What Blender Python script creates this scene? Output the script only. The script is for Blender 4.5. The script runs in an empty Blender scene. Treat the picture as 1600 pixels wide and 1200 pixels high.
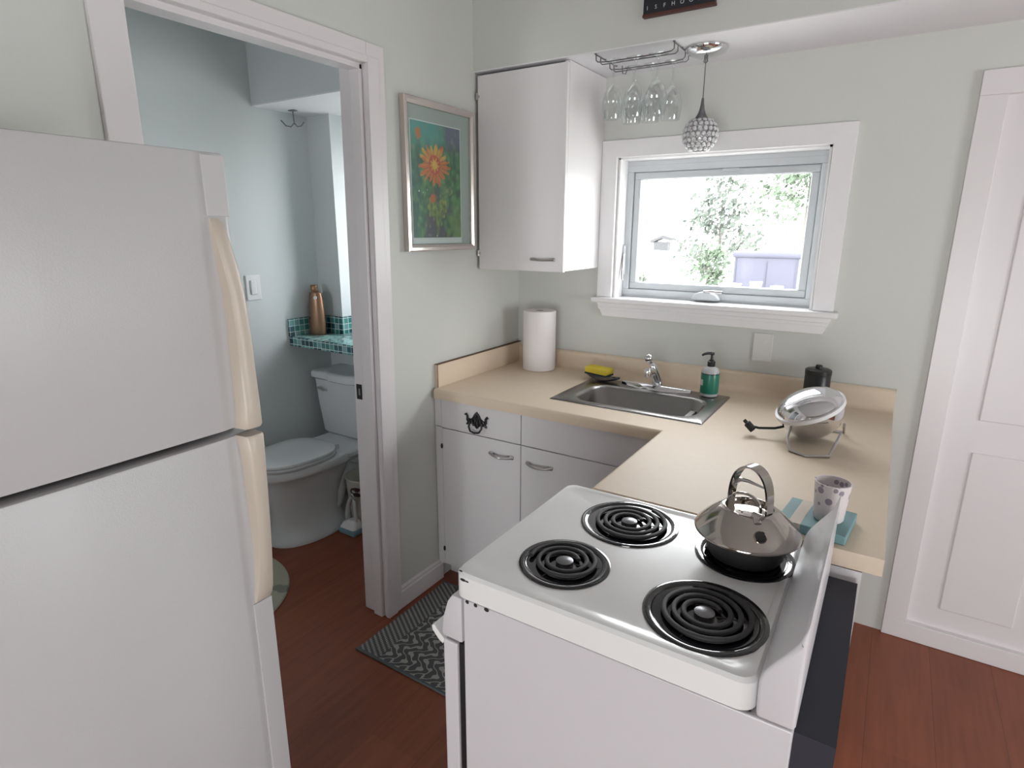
import bpy, bmesh, math, random
from mathutils import Vector, Matrix
PI = math.pi
S = bpy.context.scene
COL = S.collection
random.seed(7)

# ------------------------------------------------------------------ materials
def new_mat(name):
    m = bpy.data.materials.new(name); m.use_nodes = True
    nt = m.node_tree
    return m, nt, nt.nodes['Principled BSDF']

def srgb(r, g, b):
    f = lambda c: (c / 255 / 12.92) if c / 255 <= .04045 else ((c / 255 + .055) / 1.055) ** 2.4
    return (f(r), f(g), f(b), 1)

def plain(name, col, rough=.5, metal=0., noise=0., nscale=30., bump=0., bscale=200., coat=0., spec=.5):
    m, nt, b = new_mat(name)
    b.inputs['Roughness'].default_value = rough
    b.inputs['Metallic'].default_value = metal
    b.inputs['Specular IOR Level'].default_value = spec
    if coat:
        b.inputs['Coat Weight'].default_value = coat
        b.inputs['Coat Roughness'].default_value = .06
    tc = nt.nodes.new('ShaderNodeTexCoord')
    n = nt.nodes.new('ShaderNodeTexNoise'); n.inputs['Scale'].default_value = nscale
    n.inputs['Detail'].default_value = 3
    nt.links.new(tc.outputs['Object'], n.inputs['Vector'])
    mx = nt.nodes.new('ShaderNodeMix'); mx.data_type = 'RGBA'
    k = 1 - noise
    mx.inputs['A'].default_value = col
    mx.inputs['B'].default_value = (col[0] * k, col[1] * k, col[2] * k, 1)
    nt.links.new(n.outputs['Fac'], mx.inputs['Factor'])
    nt.links.new(mx.outputs['Result'], b.inputs['Base Color'])
    if bump:
        n2 = nt.nodes.new('ShaderNodeTexNoise'); n2.inputs['Scale'].default_value = bscale
        nt.links.new(tc.outputs['Object'], n2.inputs['Vector'])
        bp = nt.nodes.new('ShaderNodeBump'); bp.inputs['Strength'].default_value = bump
        bp.inputs['Distance'].default_value = .002
        nt.links.new(n2.outputs['Fac'], bp.inputs['Height'])
        nt.links.new(bp.outputs['Normal'], b.inputs['Normal'])
    return m

M = {}
M['wall'] = plain('wall paint', (.615, .628, .595, 1), .6, noise=.03, nscale=6, bump=.12, bscale=180)
M['bathwall'] = plain('bathroom wall paint', (.63, .665, .68, 1), .55, noise=.03, nscale=6, bump=.12, bscale=180)
M['soffit_white'] = plain('soffit white', (.78, .77, .80, 1), .5, noise=.02)
M['trim'] = plain('trim white', (.74, .71, .72, 1), .35, noise=.03, nscale=12)
M['wintrim'] = plain('window trim white', (.80, .79, .80, 1), .4, noise=.05, nscale=25)
M['vinyl'] = plain('window vinyl', (.55, .58, .60, 1), .35)
M['cab'] = plain('cabinet white', (.74, .72, .725, 1), .35, noise=.02, nscale=8)
M['gap'] = plain('dark gap', (.02, .02, .02, 1), .8)
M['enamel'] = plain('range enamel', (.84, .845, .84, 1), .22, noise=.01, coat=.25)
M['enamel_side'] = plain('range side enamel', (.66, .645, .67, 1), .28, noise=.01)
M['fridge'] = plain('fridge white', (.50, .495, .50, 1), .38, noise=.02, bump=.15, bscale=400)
M['cream'] = plain('aged cream plastic', (.54, .475, .40, 1), .4, noise=.05, nscale=9)
M['laminate'] = plain('counter laminate', (.72, .60, .468, 1), .5, noise=.06, nscale=60, spec=.35)
M['lam_edge'] = plain('laminate dark edge', (.13, .07, .035, 1), .6)
M['chrome'] = plain('chrome', (.78, .78, .80, 1), .07, 1.)
M['nickel'] = plain('satin nickel', (.55, .53, .52, 1), .28, 1.)
M['champagne'] = plain('champagne frame', (.66, .60, .56, 1), .22, .75, noise=.05)
M['steel'] = plain('brushed steel', (.30, .29, .285, 1), .30, 1., noise=.12, nscale=90)
M['kettle'] = plain('kettle steel', (.50, .46, .425, 1), .085, 1., noise=.08, nscale=14)
M['black_iron'] = plain('black iron', (.012, .011, .012, 1), .4)
M['black_enamel'] = plain('black enamel', (.006, .006, .010, 1), .06, coat=.7)
M['coil'] = plain('burner coil', (.038, .038, .041, 1), .6, noise=.3, nscale=120)
M['cap'] = plain('burner cap', (.22, .22, .23, 1), .32, .8)
M['soot'] = plain('soot', (.018, .017, .018, 1), .45)
M['iron_grey'] = plain('dark grey metal', (.15, .155, .16, 1), .45)
M['wire'] = plain('dull steel wire', (.20, .20, .21, 1), .3, .8)
M['black'] = plain('black plastic', (.012, .012, .014, 1), .35)
M['back_shade'] = plain('dark shade behind range', (.016, .017, .028, 1), .6)  # near-black tone standing in for the shade behind the range
M['porcelain'] = plain('porcelain', (.66, .675, .70, 1), .12, coat=.4)
M['paper'] = plain('paper towel', (.83, .79, .79, 1), .9, bump=.5, bscale=260, noise=.02)
M['card'] = plain('cardboard core', (.20, .15, .11, 1), .9)
M['sponge'] = plain('yellow sponge', (.80, .62, .06, 1), .9, bump=.8, bscale=300, noise=.12, nscale=200)
M['scour'] = plain('scouring side', (.02, .03, .035, 1), .95, bump=.6, bscale=500)
M['navy'] = plain('navy dish', (.035, .05, .085, 1), .25)
M['bronze'] = plain('bronze bottle', (.33, .19, .115, 1), .34, .55, noise=.10, nscale=12)
M['bronze_dark'] = plain('bottle print', (.14, .035, .03, 1), .5)
M['white_plastic'] = plain('white plastic', (.78, .78, .80, 1), .3)
M['clear'] = plain('milky plastic', (.55, .57, .57, 1), .2)
M['switchglass'] = plain('pearl switch', (.80, .82, .84, 1), .12)
M['label_green'] = None
M['bin'] = plain('bin beige', (.47, .45, .41, 1), .45)
M['maroon'] = plain('maroon label', (.045, .015, .025, 1), .5)
M['paleblue'] = plain('pale blue plastic', (.25, .42, .52, 1), .35)
M['teal_box'] = plain('teal card', (.16, .30, .32, 1), .55, noise=.05)
M['stripe'] = plain('stripe beige', (.55, .48, .40, 1), .55)
M['lavender'] = plain('lavender panel', (.042, .042, .062, 1), .7, noise=.08, nscale=5)
M['lav_dark'] = plain('lavender strip', (.03, .03, .045, 1), .7)
M['pot'] = plain('white pot', (.85, .85, .85, 1), .6)
M['bark'] = plain('bark', (.12, .11, .10, 1), .9, noise=.4, nscale=20)
M['leaf'] = plain('pale leaves', (.105, .145, .095, 1), .7, noise=.55, nscale=4)
M['leaf_dark'] = plain('dark leaves', (.085, .105, .085, 1), .7, noise=.5, nscale=4)
M['grey_wood'] = plain('grey weathered wood', (.04, .04, .043, 1), .8, noise=.2)
M['ground'] = plain('pale gravel', (.66, .66, .62, 1), .9, noise=.1, nscale=3)
M['signblack'] = plain('sign black', (.012, .012, .018, 1), .5)
M['signwood'] = plain('sign red wood', (.10, .030, .022, 1), .5, noise=.3, nscale=30)
M['signwhite'] = plain('sign letters', (.55, .57, .62, 1), .6)
M['mat_board'] = plain('mat board', (.36, .42, .395, 1), .8)
M['print_paper'] = plain('print border', (.62, .68, .67, 1), .7)
M['plate'] = plain('painted plate', (.66, .655, .64, 1), .4)
M['ceiling'] = plain('ceiling white', (.50, .50, .50, 1), .8)
M['cup'] = None

def thin_glass(name, tint=(.96, .98, .97, 1), edge=.9, base=.05, rough=.02):
    m = bpy.data.materials.new(name); m.use_nodes = True
    nt = m.node_tree; nt.nodes.clear()
    out = nt.nodes.new('ShaderNodeOutputMaterial')
    tr = nt.nodes.new('ShaderNodeBsdfTransparent'); tr.inputs['Color'].default_value = tint
    gl = nt.nodes.new('ShaderNodeBsdfGlossy'); gl.inputs['Roughness'].default_value = rough
    gl.inputs['Color'].default_value = (.9, .92, .92, 1)
    lw = nt.nodes.new('ShaderNodeLayerWeight'); lw.inputs['Blend'].default_value = .25
    mr = nt.nodes.new('ShaderNodeMapRange')
    mr.inputs['From Min'].default_value = 0; mr.inputs['From Max'].default_value = 1
    mr.inputs['To Min'].default_value = base; mr.inputs['To Max'].default_value = edge
    nt.links.new(lw.outputs['Facing'], mr.inputs['Value'])
    mx = nt.nodes.new('ShaderNodeMixShader')
    nt.links.new(mr.outputs['Result'], mx.inputs['Fac'])
    nt.links.new(tr.outputs['BSDF'], mx.inputs[1]); nt.links.new(gl.outputs['BSDF'], mx.inputs[2])
    nt.links.new(mx.outputs['Shader'], out.inputs['Surface'])
    return m
M['pane'] = thin_glass('window pane', (.97, .99, .98, 1), .6, .03)
M['picglass'] = thin_glass('picture glass', (.97, .985, .98, 1), .28, .012)
M['wineglass'] = thin_glass('wine glass', (.968, .975, .975, 1), .65, .06)
M['crystal'] = None

def crystal():
    m, nt, b = new_mat('crystal bead')
    b.inputs['Base Color'].default_value = (.95, .95, .97, 1)
    b.inputs['Roughness'].default_value = .08
    b.inputs['IOR'].default_value = 1.6
    b.inputs['Transmission Weight'].default_value = .45
    return m
M['crystal'] = crystal()

def mnode(nt, op, a, b=None, c=None):
    n = nt.nodes.new('ShaderNodeMath'); n.operation = op
    for i, v in enumerate((a, b, c)):
        if v is None: continue
        if isinstance(v, (int, float)): n.inputs[i].default_value = v
        else: nt.links.new(v, n.inputs[i])
    return n.outputs[0]

def mixcol(nt, fac, a, b):
    mx = nt.nodes.new('ShaderNodeMix'); mx.data_type = 'RGBA'
    for k, v in (('Factor', fac), ('A', a), ('B', b)):
        if isinstance(v, (tuple, int, float)): mx.inputs[k].default_value = v
        else: nt.links.new(v, mx.inputs[k])
    return mx.outputs['Result']

def wood_floor():
    m, nt, b = new_mat('laminate floor')
    tc = nt.nodes.new('ShaderNodeTexCoord')
    sp = nt.nodes.new('ShaderNodeSeparateXYZ'); nt.links.new(tc.outputs['Object'], sp.inputs[0])
    x, y = sp.outputs['X'], sp.outputs['Y']
    row = mnode(nt, 'FLOOR', mnode(nt, 'DIVIDE', x, .19))
    off = mnode(nt, 'MULTIPLY', mnode(nt, 'FRACT', mnode(nt, 'MULTIPLY', row, .618)), 1.2)
    pl = mnode(nt, 'FLOOR', mnode(nt, 'DIVIDE', mnode(nt, 'ADD', y, off), 1.2))
    cv = nt.nodes.new('ShaderNodeCombineXYZ')
    nt.links.new(row, cv.inputs[0]); nt.links.new(pl, cv.inputs[1])
    wn = nt.nodes.new('ShaderNodeTexWhiteNoise'); nt.links.new(cv.outputs[0], wn.inputs['Vector'])
    mp = nt.nodes.new('ShaderNodeMapping'); mp.inputs['Scale'].default_value = (26, 2.2, 1)
    nt.links.new(tc.outputs['Object'], mp.inputs['Vector'])
    n = nt.nodes.new('ShaderNodeTexNoise'); n.inputs['Scale'].default_value = 1.6; n.inputs['Detail'].default_value = 5
    nt.links.new(mp.outputs[0], n.inputs['Vector'])
    f = mnode(nt, 'ADD', mnode(nt, 'MULTIPLY', n.outputs['Fac'], .75), mnode(nt, 'MULTIPLY', wn.outputs['Value'], .25))
    c = mixcol(nt, f, (.135, .032, .014, 1), (.330, .098, .044, 1))
    fr = mnode(nt, 'FRACT', mnode(nt, 'DIVIDE', x, .19))
    seam = mnode(nt, 'LESS_THAN', fr, .010)
    c = mixcol(nt, mnode(nt, 'MULTIPLY', seam, .5), c, (.03, .012, .008, 1))
    nt.links.new(c, b.inputs['Base Color'])
    b.inputs['Roughness'].default_value = .42
    return m
M['floor'] = wood_floor()

def tile():
    m, nt, b = new_mat('glass mosaic tile')
    P = .0325
    tc = nt.nodes.new('ShaderNodeTexCoord')
    ad = nt.nodes.new('ShaderNodeVectorMath'); ad.operation = 'ADD'; ad.inputs[1].default_value = (10.0005, 10.0005, 10.0005)
    nt.links.new(tc.outputs['Object'], ad.inputs[0])
    dv = nt.nodes.new('ShaderNodeVectorMath'); dv.operation = 'SCALE'; dv.inputs['Scale'].default_value = 1 / P
    nt.links.new(ad.outputs[0], dv.inputs[0])
    fl = nt.nodes.new('ShaderNodeVectorMath'); fl.operation = 'FLOOR'; nt.links.new(dv.outputs[0], fl.inputs[0])
    wn = nt.nodes.new('ShaderNodeTexWhiteNoise'); nt.links.new(fl.outputs[0], wn.inputs['Vector'])
    cr = nt.nodes.new('ShaderNodeValToRGB'); cr.color_ramp.interpolation = 'CONSTANT'
    e = cr.color_ramp.elements
    cols = [(.015, .06, .075, 1), (.05, .19, .19, 1), (.09, .28, .26, 1), (.16, .33, .34, 1), (.03, .11, .14, 1), (.22, .36, .38, 1)]
    e[0].color = cols[0]; e[1].position = .18; e[1].color = cols[1]
    for i, p in enumerate((.36, .54, .70, .86)):
        q = e.new(p); q.color = cols[i + 2]
    nt.links.new(wn.outputs['Value'], cr.inputs['Fac'])
    fr = nt.nodes.new('ShaderNodeVectorMath'); fr.operation = 'FRACTION'; nt.links.new(dv.outputs[0], fr.inputs[0])
    sf = nt.nodes.new('ShaderNodeSeparateXYZ'); nt.links.new(fr.outputs[0], sf.inputs[0])
    ge = nt.nodes.new('ShaderNodeNewGeometry')
    sn = nt.nodes.new('ShaderNodeSeparateXYZ'); nt.links.new(ge.outputs['True Normal'], sn.inputs[0])
    g = None
    for a in 'XYZ':
        edge = mnode(nt, 'LESS_THAN', sf.outputs[a], .10)
        mk = mnode(nt, 'MULTIPLY', edge, mnode(nt, 'LESS_THAN', mnode(nt, 'ABSOLUTE', sn.outputs[a]), .5))
        g = mk if g is None else mnode(nt, 'MAXIMUM', g, mk)
    c = mixcol(nt, g, cr.outputs['Color'], (.58, .72, .70, 1))
    nt.links.new(c, b.inputs['Base Color'])
    nt.links.new(mnode(nt, 'ADD', mnode(nt, 'MULTIPLY', g, .5), .15), b.inputs['Roughness'])
    return m
M['tile'] = tile()

def rug():
    m, nt, b = new_mat('woven rug')
    tc = nt.nodes.new('ShaderNodeTexCoord')
    sp = nt.nodes.new('ShaderNodeSeparateXYZ'); nt.links.new(tc.outputs['Object'], sp.inputs[0])
    x, y = sp.outputs['X'], sp.outputs['Y']
    # scroll lattice: wavy chains with curled hooks
    def W(v, p, ph=0.): return mnode(nt, 'ADD', mnode(nt, 'MULTIPLY', v, 2 * PI / p), ph)
    w1 = mnode(nt, 'MULTIPLY', mnode(nt, 'SINE', W(y, .095)), 2.1)
    a = mnode(nt, 'SINE', mnode(nt, 'ADD', W(x, .075), w1))
    c2 = mnode(nt, 'MULTIPLY', mnode(nt, 'COSINE', W(y, .0425, .6)), mnode(nt, 'COSINE', mnode(nt, 'ADD', W(x, .0375), w1)))
    s = mnode(nt, 'ADD', a, mnode(nt, 'MULTIPLY', c2, .75))
    scroll = mnode(nt, 'LESS_THAN', mnode(nt, 'ABSOLUTE', s), .40)
    # border dots
    u = mnode(nt, 'SINE', W(x, .017)); 
    rowp = mnode(nt, 'MULTIPLY', mnode(nt, 'FLOOR', mnode(nt, 'DIVIDE', x, .0085)), PI)
    v = mnode(nt, 'SINE', mnode(nt, 'ADD', W(y, .022), mnode(nt, 'MULTIPLY', rowp, .5)))
    dots = mnode(nt, 'MULTIPLY', mnode(nt, 'GREATER_THAN', mnode(nt, 'ABSOLUTE', u), .45), mnode(nt, 'GREATER_THAN', v, .1))
    inside = mnode(nt, 'MULTIPLY', mnode(nt, 'GREATER_THAN', x, -.300), mnode(nt, 'LESS_THAN', x, .300))
    pat = mnode(nt, 'ADD', mnode(nt, 'MULTIPLY', inside, scroll), mnode(nt, 'MULTIPLY', mnode(nt, 'SUBTRACT', 1, inside), dots))
    n = nt.nodes.new('ShaderNodeTexNoise'); n.inputs['Scale'].default_value = 300
    nt.links.new(tc.outputs['Object'], n.inputs['Vector'])
    c = mixcol(nt, pat, (.085, .085, .088, 1), (.42, .43, .40, 1))
    c = mixcol(nt, mnode(nt, 'MULTIPLY', n.outputs['Fac'], .5), c, (.10, .10, .10, 1))
    nt.links.new(c, b.inputs['Base Color']); b.inputs['Roughness'].default_value = .95
    return m
M['rug'] = rug()
M['rug_bind'] = plain('rug binding', (.10, .115, .12, 1), .95)

def bath_mat():
    m, nt, b = new_mat('round mat')
    tc = nt.nodes.new('ShaderNodeTexCoord')
    w = nt.nodes.new('ShaderNodeTexVoronoi'); w.inputs['Scale'].default_value = 9
    nt.links.new(tc.outputs['Object'], w.inputs['Vector'])
    c = mixcol(nt, mnode(nt, 'LESS_THAN', w.outputs['Distance'], .34), (.42, .41, .32, 1), (.24, .25, .22, 1))
    nt.links.new(c, b.inputs['Base Color']); b.inputs['Roughness'].default_value = .95
    return m
M['mat'] = bath_mat()

def attr_mat(name, attr, rough):
    m, nt, b = new_mat(name)
    a = nt.nodes.new('ShaderNodeAttribute'); a.attribute_name = attr
    nt.links.new(a.outputs['Color'], b.inputs['Base Color'])
    b.inputs['Roughness'].default_value = rough
    return m
M['painting'] = attr_mat('flower painting', 'paint', .55)

def soap_label():
    m, nt, b = new_mat('green soap label')
    tc = nt.nodes.new('ShaderNodeTexCoord')
    mp = nt.nodes.new('ShaderNodeMapping'); mp.inputs['Scale'].default_value = (160, 160, 12)
    nt.links.new(tc.outputs['Object'], mp.inputs['Vector'])
    n = nt.nodes.new('ShaderNodeTexNoise'); n.inputs['Scale'].default_value = 1
    nt.links.new(mp.outputs[0], n.inputs['Vector'])
    c = mixcol(nt, n.outputs['Fac'], (.01, .12, .075, 1), (.035, .30, .20, 1))
    nt.links.new(c, b.inputs['Base Color']); b.inputs['Roughness'].default_value = .3
    return m
M['label_green'] = soap_label()

def cup_mat():
    m, nt, b = new_mat('patterned cup')
    tc = nt.nodes.new('ShaderNodeTexCoord')
    v = nt.nodes.new('ShaderNodeTexVoronoi'); v.inputs['Scale'].default_value = 45
    nt.links.new(tc.outputs['Object'], v.inputs['Vector'])
    c = mixcol(nt, mnode(nt, 'LESS_THAN', v.outputs['Distance'], .35), (.72, .66, .67, 1), (.30, .27, .32, 1))
    nt.links.new(c, b.inputs['Base Color']); b.inputs['Roughness'].default_value = .3
    return m
M['cup'] = cup_mat()

# ------------------------------------------------------------------ mesh helpers
def B(): return bmesh.new()

def merge(dst, src):
    me = bpy.data.meshes.new('t'); src.to_mesh(me); src.free(); dst.from_mesh(me); bpy.data.meshes.remove(me)
    return dst

def box(bm, x0, x1, y0, y1, z0, z1, bev=0., seg=2):
    t = bmesh.new()
    bmesh.ops.create_cube(t, size=1)
    for v in t.verts:
        v.co = Vector(((x0 + x1) / 2 + v.co.x * (x1 - x0), (y0 + y1) / 2 + v.co.y * (y1 - y0), (z0 + z1) / 2 + v.co.z * (z1 - z0)))
    if bev:
        bmesh.ops.bevel(t, geom=list(t.edges), offset=bev, segments=seg, profile=.5, affect='EDGES')
    return merge(bm, t)

def lathe(bm, prof, c=(0, 0, 0), n=32, axis=None, sx=1., sy=1., cap=True):
    """prof: list of (r, z); axis: optional Vector direction of local z"""
    R = Vector((0, 0, 1)).rotation_difference(Vector(axis)).to_matrix() if axis is not None else Matrix.Identity(3)
    c = Vector(c); rings = []
    for r, z in prof:
        if r < 1e-6:
            rings.append([bm.verts.new(c + R @ Vector((0, 0, z)))])
        else:
            rings.append([bm.verts.new(c + R @ Vector((r * sx * math.cos(2 * PI * i / n), r * sy * math.sin(2 * PI * i / n), z))) for i in range(n)])
    for a, b in zip(rings, rings[1:]):
        for i in range(n):
            j = (i + 1) % n
            if len(a) == 1 and len(b) == 1: continue
            if len(a) == 1: bm.faces.new((a[0], b[i], b[j]))
            elif len(b) == 1: bm.faces.new((a[i], a[j], b[0]))
            else: bm.faces.new((a[i], a[j], b[j], b[i]))
    if cap:
        for ring in (rings[0], rings[-1]):
            if len(ring) > 2: bm.faces.new(ring)
    return bm

def tube(bm, pts, r, n=8, closed=False, flat=None, up=None):
    """sweep a circle (or ellipse flat=(a,b)) along pts"""
    pts = [Vector(p) for p in pts]; N = len(pts); rings = []
    rad = r if isinstance(r, (list, tuple)) else [r] * N
    prev = None
    for i, p in enumerate(pts):
        if closed: t = pts[(i + 1) % N] - pts[i - 1]
        else: t = pts[min(i + 1, N - 1)] - pts[max(i - 1, 0)]
        t.normalize()
        if up is not None: ref = Vector(up)
        elif prev is None: ref = Vector((0, 0, 1)) if abs(t.z) < .9 else Vector((1, 0, 0))
        else: ref = prev
        s = t.cross(ref)
        if s.length < 1e-6: s = t.orthogonal()
        s.normalize(); u = s.cross(t).normalized(); prev = u
        a, b = (rad[i], rad[i]) if flat is None else flat
        rings.append([bm.verts.new(p + s * a * math.cos(2 * PI * k / n) + u * b * math.sin(2 * PI * k / n)) for k in range(n)])
    pairs = list(zip(rings, rings[1:])) + ([(rings[-1], rings[0])] if closed else [])
    for a, b in pairs:
        for k in range(n):
            j = (k + 1) % n
            bm.faces.new((a[k], a[j], b[j], b[k]))
    if not closed:
        bm.faces.new(rings[0]); bm.faces.new(rings[-1])
    return bm

def prism(bm, poly, axis, a0, a1, bev=0.):
    """extrude 2-D poly along axis ('x': poly in (y,z); 'y': (x,z); 'z': (x,y))"""
    t = bmesh.new()
    def P(p, a):
        return {'x': (a, p[0], p[1]), 'y': (p[0], a, p[1]), 'z': (p[0], p[1], a)}[axis]
    lo = [t.verts.new(P(p, a0)) for p in poly]; hi = [t.verts.new(P(p, a1)) for p in poly]
    n = len(poly)
    for i in range(n):
        j = (i + 1) % n
        t.faces.new((lo[i], lo[j], hi[j], hi[i]))
    t.faces.new(lo); t.faces.new(hi)
    bmesh.ops.recalc_face_normals(t, faces=t.faces[:])
    if bev:
        bmesh.ops.bevel(t, geom=list(t.edges), offset=bev, segments=2, profile=.5, affect='EDGES')
    return merge(bm, t)

def rrect(x0, x1, y0, y1, r, n=6):
    out = []
    for cx, cy, a0 in ((x1 - r, y1 - r, 0), (x0 + r, y1 - r, 90), (x0 + r, y0 + r, 180), (x1 - r, y0 + r, 270)):
        for k in range(n + 1):
            a = math.radians(a0 + 90 * k / n)
            out.append((cx + r * math.cos(a), cy + r * math.sin(a)))
    return out

def sheet_with_holes(bm, outer, holes, z):
    t = bmesh.new(); edges = []
    for loop in [outer] + holes:
        vs = [t.verts.new((p[0], p[1], z)) for p in loop]
        for i in range(len(vs)): edges.append(t.edges.new((vs[i], vs[(i + 1) % len(vs)])))
    bmesh.ops.triangle_fill(t, use_beauty=True, use_dissolve=False, edges=edges, normal=(0, 0, 1))
    bmesh.ops.recalc_face_normals(t, faces=t.faces[:])
    if t.faces and t.faces[:][0].normal.z < 0: bmesh.ops.reverse_faces(t, faces=t.faces[:])
    return merge(bm, t)

def loft(bm, rings, cap0=True, cap1=True):
    R = [[bm.verts.new(p) for p in r] for r in rings]; n = len(R[0])
    for a, b in zip(R, R[1:]):
        for i in range(n):
            j = (i + 1) % n
            bm.faces.new((a[i], a[j], b[j], b[i]))
    if cap0: bm.faces.new(R[0])
    if cap1: bm.faces.new(R[-1])
    return bm

WL = {}       # world location of every object made here
def obj(name, bm, mat, parent=None, smooth=False, angle=None, recalc=True, **tags):
    if recalc: bmesh.ops.recalc_face_normals(bm, faces=bm.faces[:])
    org = Vector((0, 0, 0))
    if parent is not None: org = WL[parent.name]
    elif 'org' in tags: org = Vector(tags.pop('org'))
    if org.length: bmesh.ops.translate(bm, verts=bm.verts[:], vec=-org)
    me = bpy.data.meshes.new(name); bm.to_mesh(me); bm.free()
    mats = mat if isinstance(mat, (list, tuple)) else [mat]
    for k in mats: me.materials.append(M[k])
    if smooth:
        for p in me.polygons: p.use_smooth = True
        try: me.set_sharp_from_angle(angle=math.radians(angle or 40))
        except Exception: pass
    o = bpy.data.objects.new(name, me); COL.objects.link(o)
    if parent is not None: o.parent = parent
    else: o.location = org
    WL[o.name] = org
    for k, v in tags.items(): o[k] = v
    return o

def thing(name, loc, label, cat, group=None):
    o = bpy.data.objects.new(name, None); COL.objects.link(o)
    o.empty_display_size = .05
    o.location = loc; o['label'] = label; o['category'] = cat
    if group: o['group'] = group
    WL[o.name] = Vector(loc)
    return o

def struct(name, bm, mat, **kw):
    return obj(name, bm, mat, kind='structure', **kw)

def dup(root, loc, label, group):
    r = root.copy(); COL.objects.link(r); r.location = loc; r['label'] = label
    if group: r['group'] = group
    for ch in list(root.children):
        c = ch.copy(); COL.objects.link(c); c.parent = r
        for g in list(ch.children):
            d = g.copy(); COL.objects.link(d); d.parent = c
    return r

def text_mesh(bm, txt, size, loc, rot, depth=.001):
    cu = bpy.data.curves.new('t', 'FONT'); cu.body = txt; cu.size = size; cu.extrude = depth
    cu.align_x = 'CENTER'; cu.align_y = 'CENTER'; cu.resolution_u = 3
    o = bpy.data.objects.new('t', cu); COL.objects.link(o)
    dg = bpy.context.evaluated_depsgraph_get(); dg.update()
    me = bpy.data.meshes.new_from_object(o.evaluated_get(dg))
    me.transform(Matrix.Translation(Vector(loc)) @ rot)
    bm.from_mesh(me); bpy.data.meshes.remove(me)
    bpy.data.objects.remove(o); bpy.data.curves.remove(cu)
    return bm

# ------------------------------------------------------------------ the room
CEIL = 2.46
struct('floor', box(B(), -1.4, 4.2, -5.2, .22, -.06, 0), 'floor')
struct('ceiling', box(B(), -1.4, 4.2, -5.2, .22, CEIL, CEIL + .06), 'ceiling')

def yl(z): return -.945 + .018 * z          # the doorway leans a little
# wall with the doorway (x from -.12 to 0)
DL, DT = -1.74, 2.105                        # left jamb, head
b = B()
t = bmesh.new()                              # right of the door
lo = [(-.12, yl(0) - .065, 0), (0, yl(0) - .065, 0), (0, 0, 0), (-.12, 0, 0)]
hi = [(-.12, yl(CEIL) - .065, CEIL), (0, yl(CEIL) - .065, CEIL), (0, 0, CEIL), (-.12, 0, CEIL)]
loft(t, [lo, hi]); merge(b, t)
t = bmesh.new()
lin = lambda z: [(-.12, DL - .012, z), (0, DL - .012, z), (0, yl(z) - .065, z), (-.12, yl(z) - .065, z)]
loft(t, [lin(DT + .012), lin(CEIL)]); merge(b, t)
box(b, -.12, 0, -5.2, DL - .012, 0, CEIL)
struct('wall_left', b, 'wall')

# window wall (y from 0 to .16)
WX0, WX1, WZ0, WZ1 = .511, 1.335, 1.262, 1.869
PX0, PX1, PZ1 = 1.74, 2.62, 2.06             # unseen solid white door further right
b = B()
box(b, -.12, WX0, 0, .16, 0, CEIL)
box(b, WX0, WX1, 0, .16, 0, WZ0)
box(b, WX0, WX1, 0, .16, WZ1, CEIL)
box(b, WX1, PX0, 0, .16, 0, CEIL)
box(b, PX0, PX1, 0, .16, PZ1, CEIL)
box(b, PX1, 4.2, 0, .16, 0, CEIL)
struct('wall_far', b, 'wall')

# right wall with a wide window, rear wall with a wide window
b = B()
RY0, RY1, RZ0, RZ1 = -2.2, -.8, .80, 1.68
box(b, 4.2, 4.32, -5.2, RY0, 0, CEIL); box(b, 4.2, 4.32, RY1, .16, 0, CEIL)
box(b, 4.2, 4.32, RY0, RY1, 0, RZ0); box(b, 4.2, 4.32, RY0, RY1, RZ1, CEIL)
struct('wall_right', b, 'wall')
b = B()
QX0, QX1, QZ0, QZ1 = 1.05, 2.9, .08, 1.22
box(b, -.12, QX0, -5.32, -5.2, 0, CEIL); box(b, QX1, 4.32, -5.32, -5.2, 0, CEIL)
box(b, QX0, QX1, -5.32, -5.2, 0, QZ0); box(b, QX0, QX1, -5.32, -5.2, QZ1, CEIL)
struct('wall_rear', b, 'wall')

# bulkhead over the sink run
b = B()
SY, SZ = -.368, 2.195
box(b, 0, 4.2, SY, 0, SZ + .004, CEIL)
struct('wall_bulkhead', b, 'wall')
struct('ceiling_bulkhead', box(B(), 0.0, 4.2, SY + .0005, 0, SZ, SZ + .004), 'soffit_white')

# bathroom shell
BX = -1.2
b = B()
box(b, BX - .12, BX, -3.0, .20, 0, CEIL)
struct('wall_bathroom_left', b, 'bathwall')
b = B()                                         # knee wall behind the tank and the boxed corner beside the niche
box(b, BX, -.12, -.20, .20, 0, .936)
box(b, BX, -1.02, -.25, .20, .9885, 2.153)
struct('wall_bathroom_far', b, 'bathwall')
b = B()
box(b, BX, -.12, -.576, .20, 2.156, CEIL)
struct('wall_bathroom_bulkhead', b, 'bathwall')
struct('ceiling_bathroom_bulkhead', box(B(), BX, -.12, -.576, .20, 2.150, 2.156), 'soffit_white')
NX0, NX1, NZ0, NZ1 = -.88, -.42, 1.10, 2.0      # bathroom niche window
b = B()
box(b, -1.02, NX0, .06, .20, .988, 2.150); box(b, NX1, -.12, .06, .20, .988, 2.150)
box(b, NX0, NX1, .06, .20, .988, NZ0); box(b, NX0, NX1, .06, .20, NZ1, 2.150)
struct('wall_niche', b, 'bathwall')
UX0, UX1, UZ0, UZ1 = -1.0, -.50, 1.2, 1.80  # opening for the unseen window added to brighten the bathroom
b = B()
box(b, BX - .12, UX0, -3.12, -3.0, 0, CEIL); box(b, UX1, -.12, -3.12, -3.0, 0, CEIL)
box(b, UX0, UX1, -3.12, -3.0, 0, UZ0); box(b, UX0, UX1, -3.12, -3.0, UZ1, CEIL)
struct('wall_bathroom_rear', b, 'bathwall')

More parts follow.
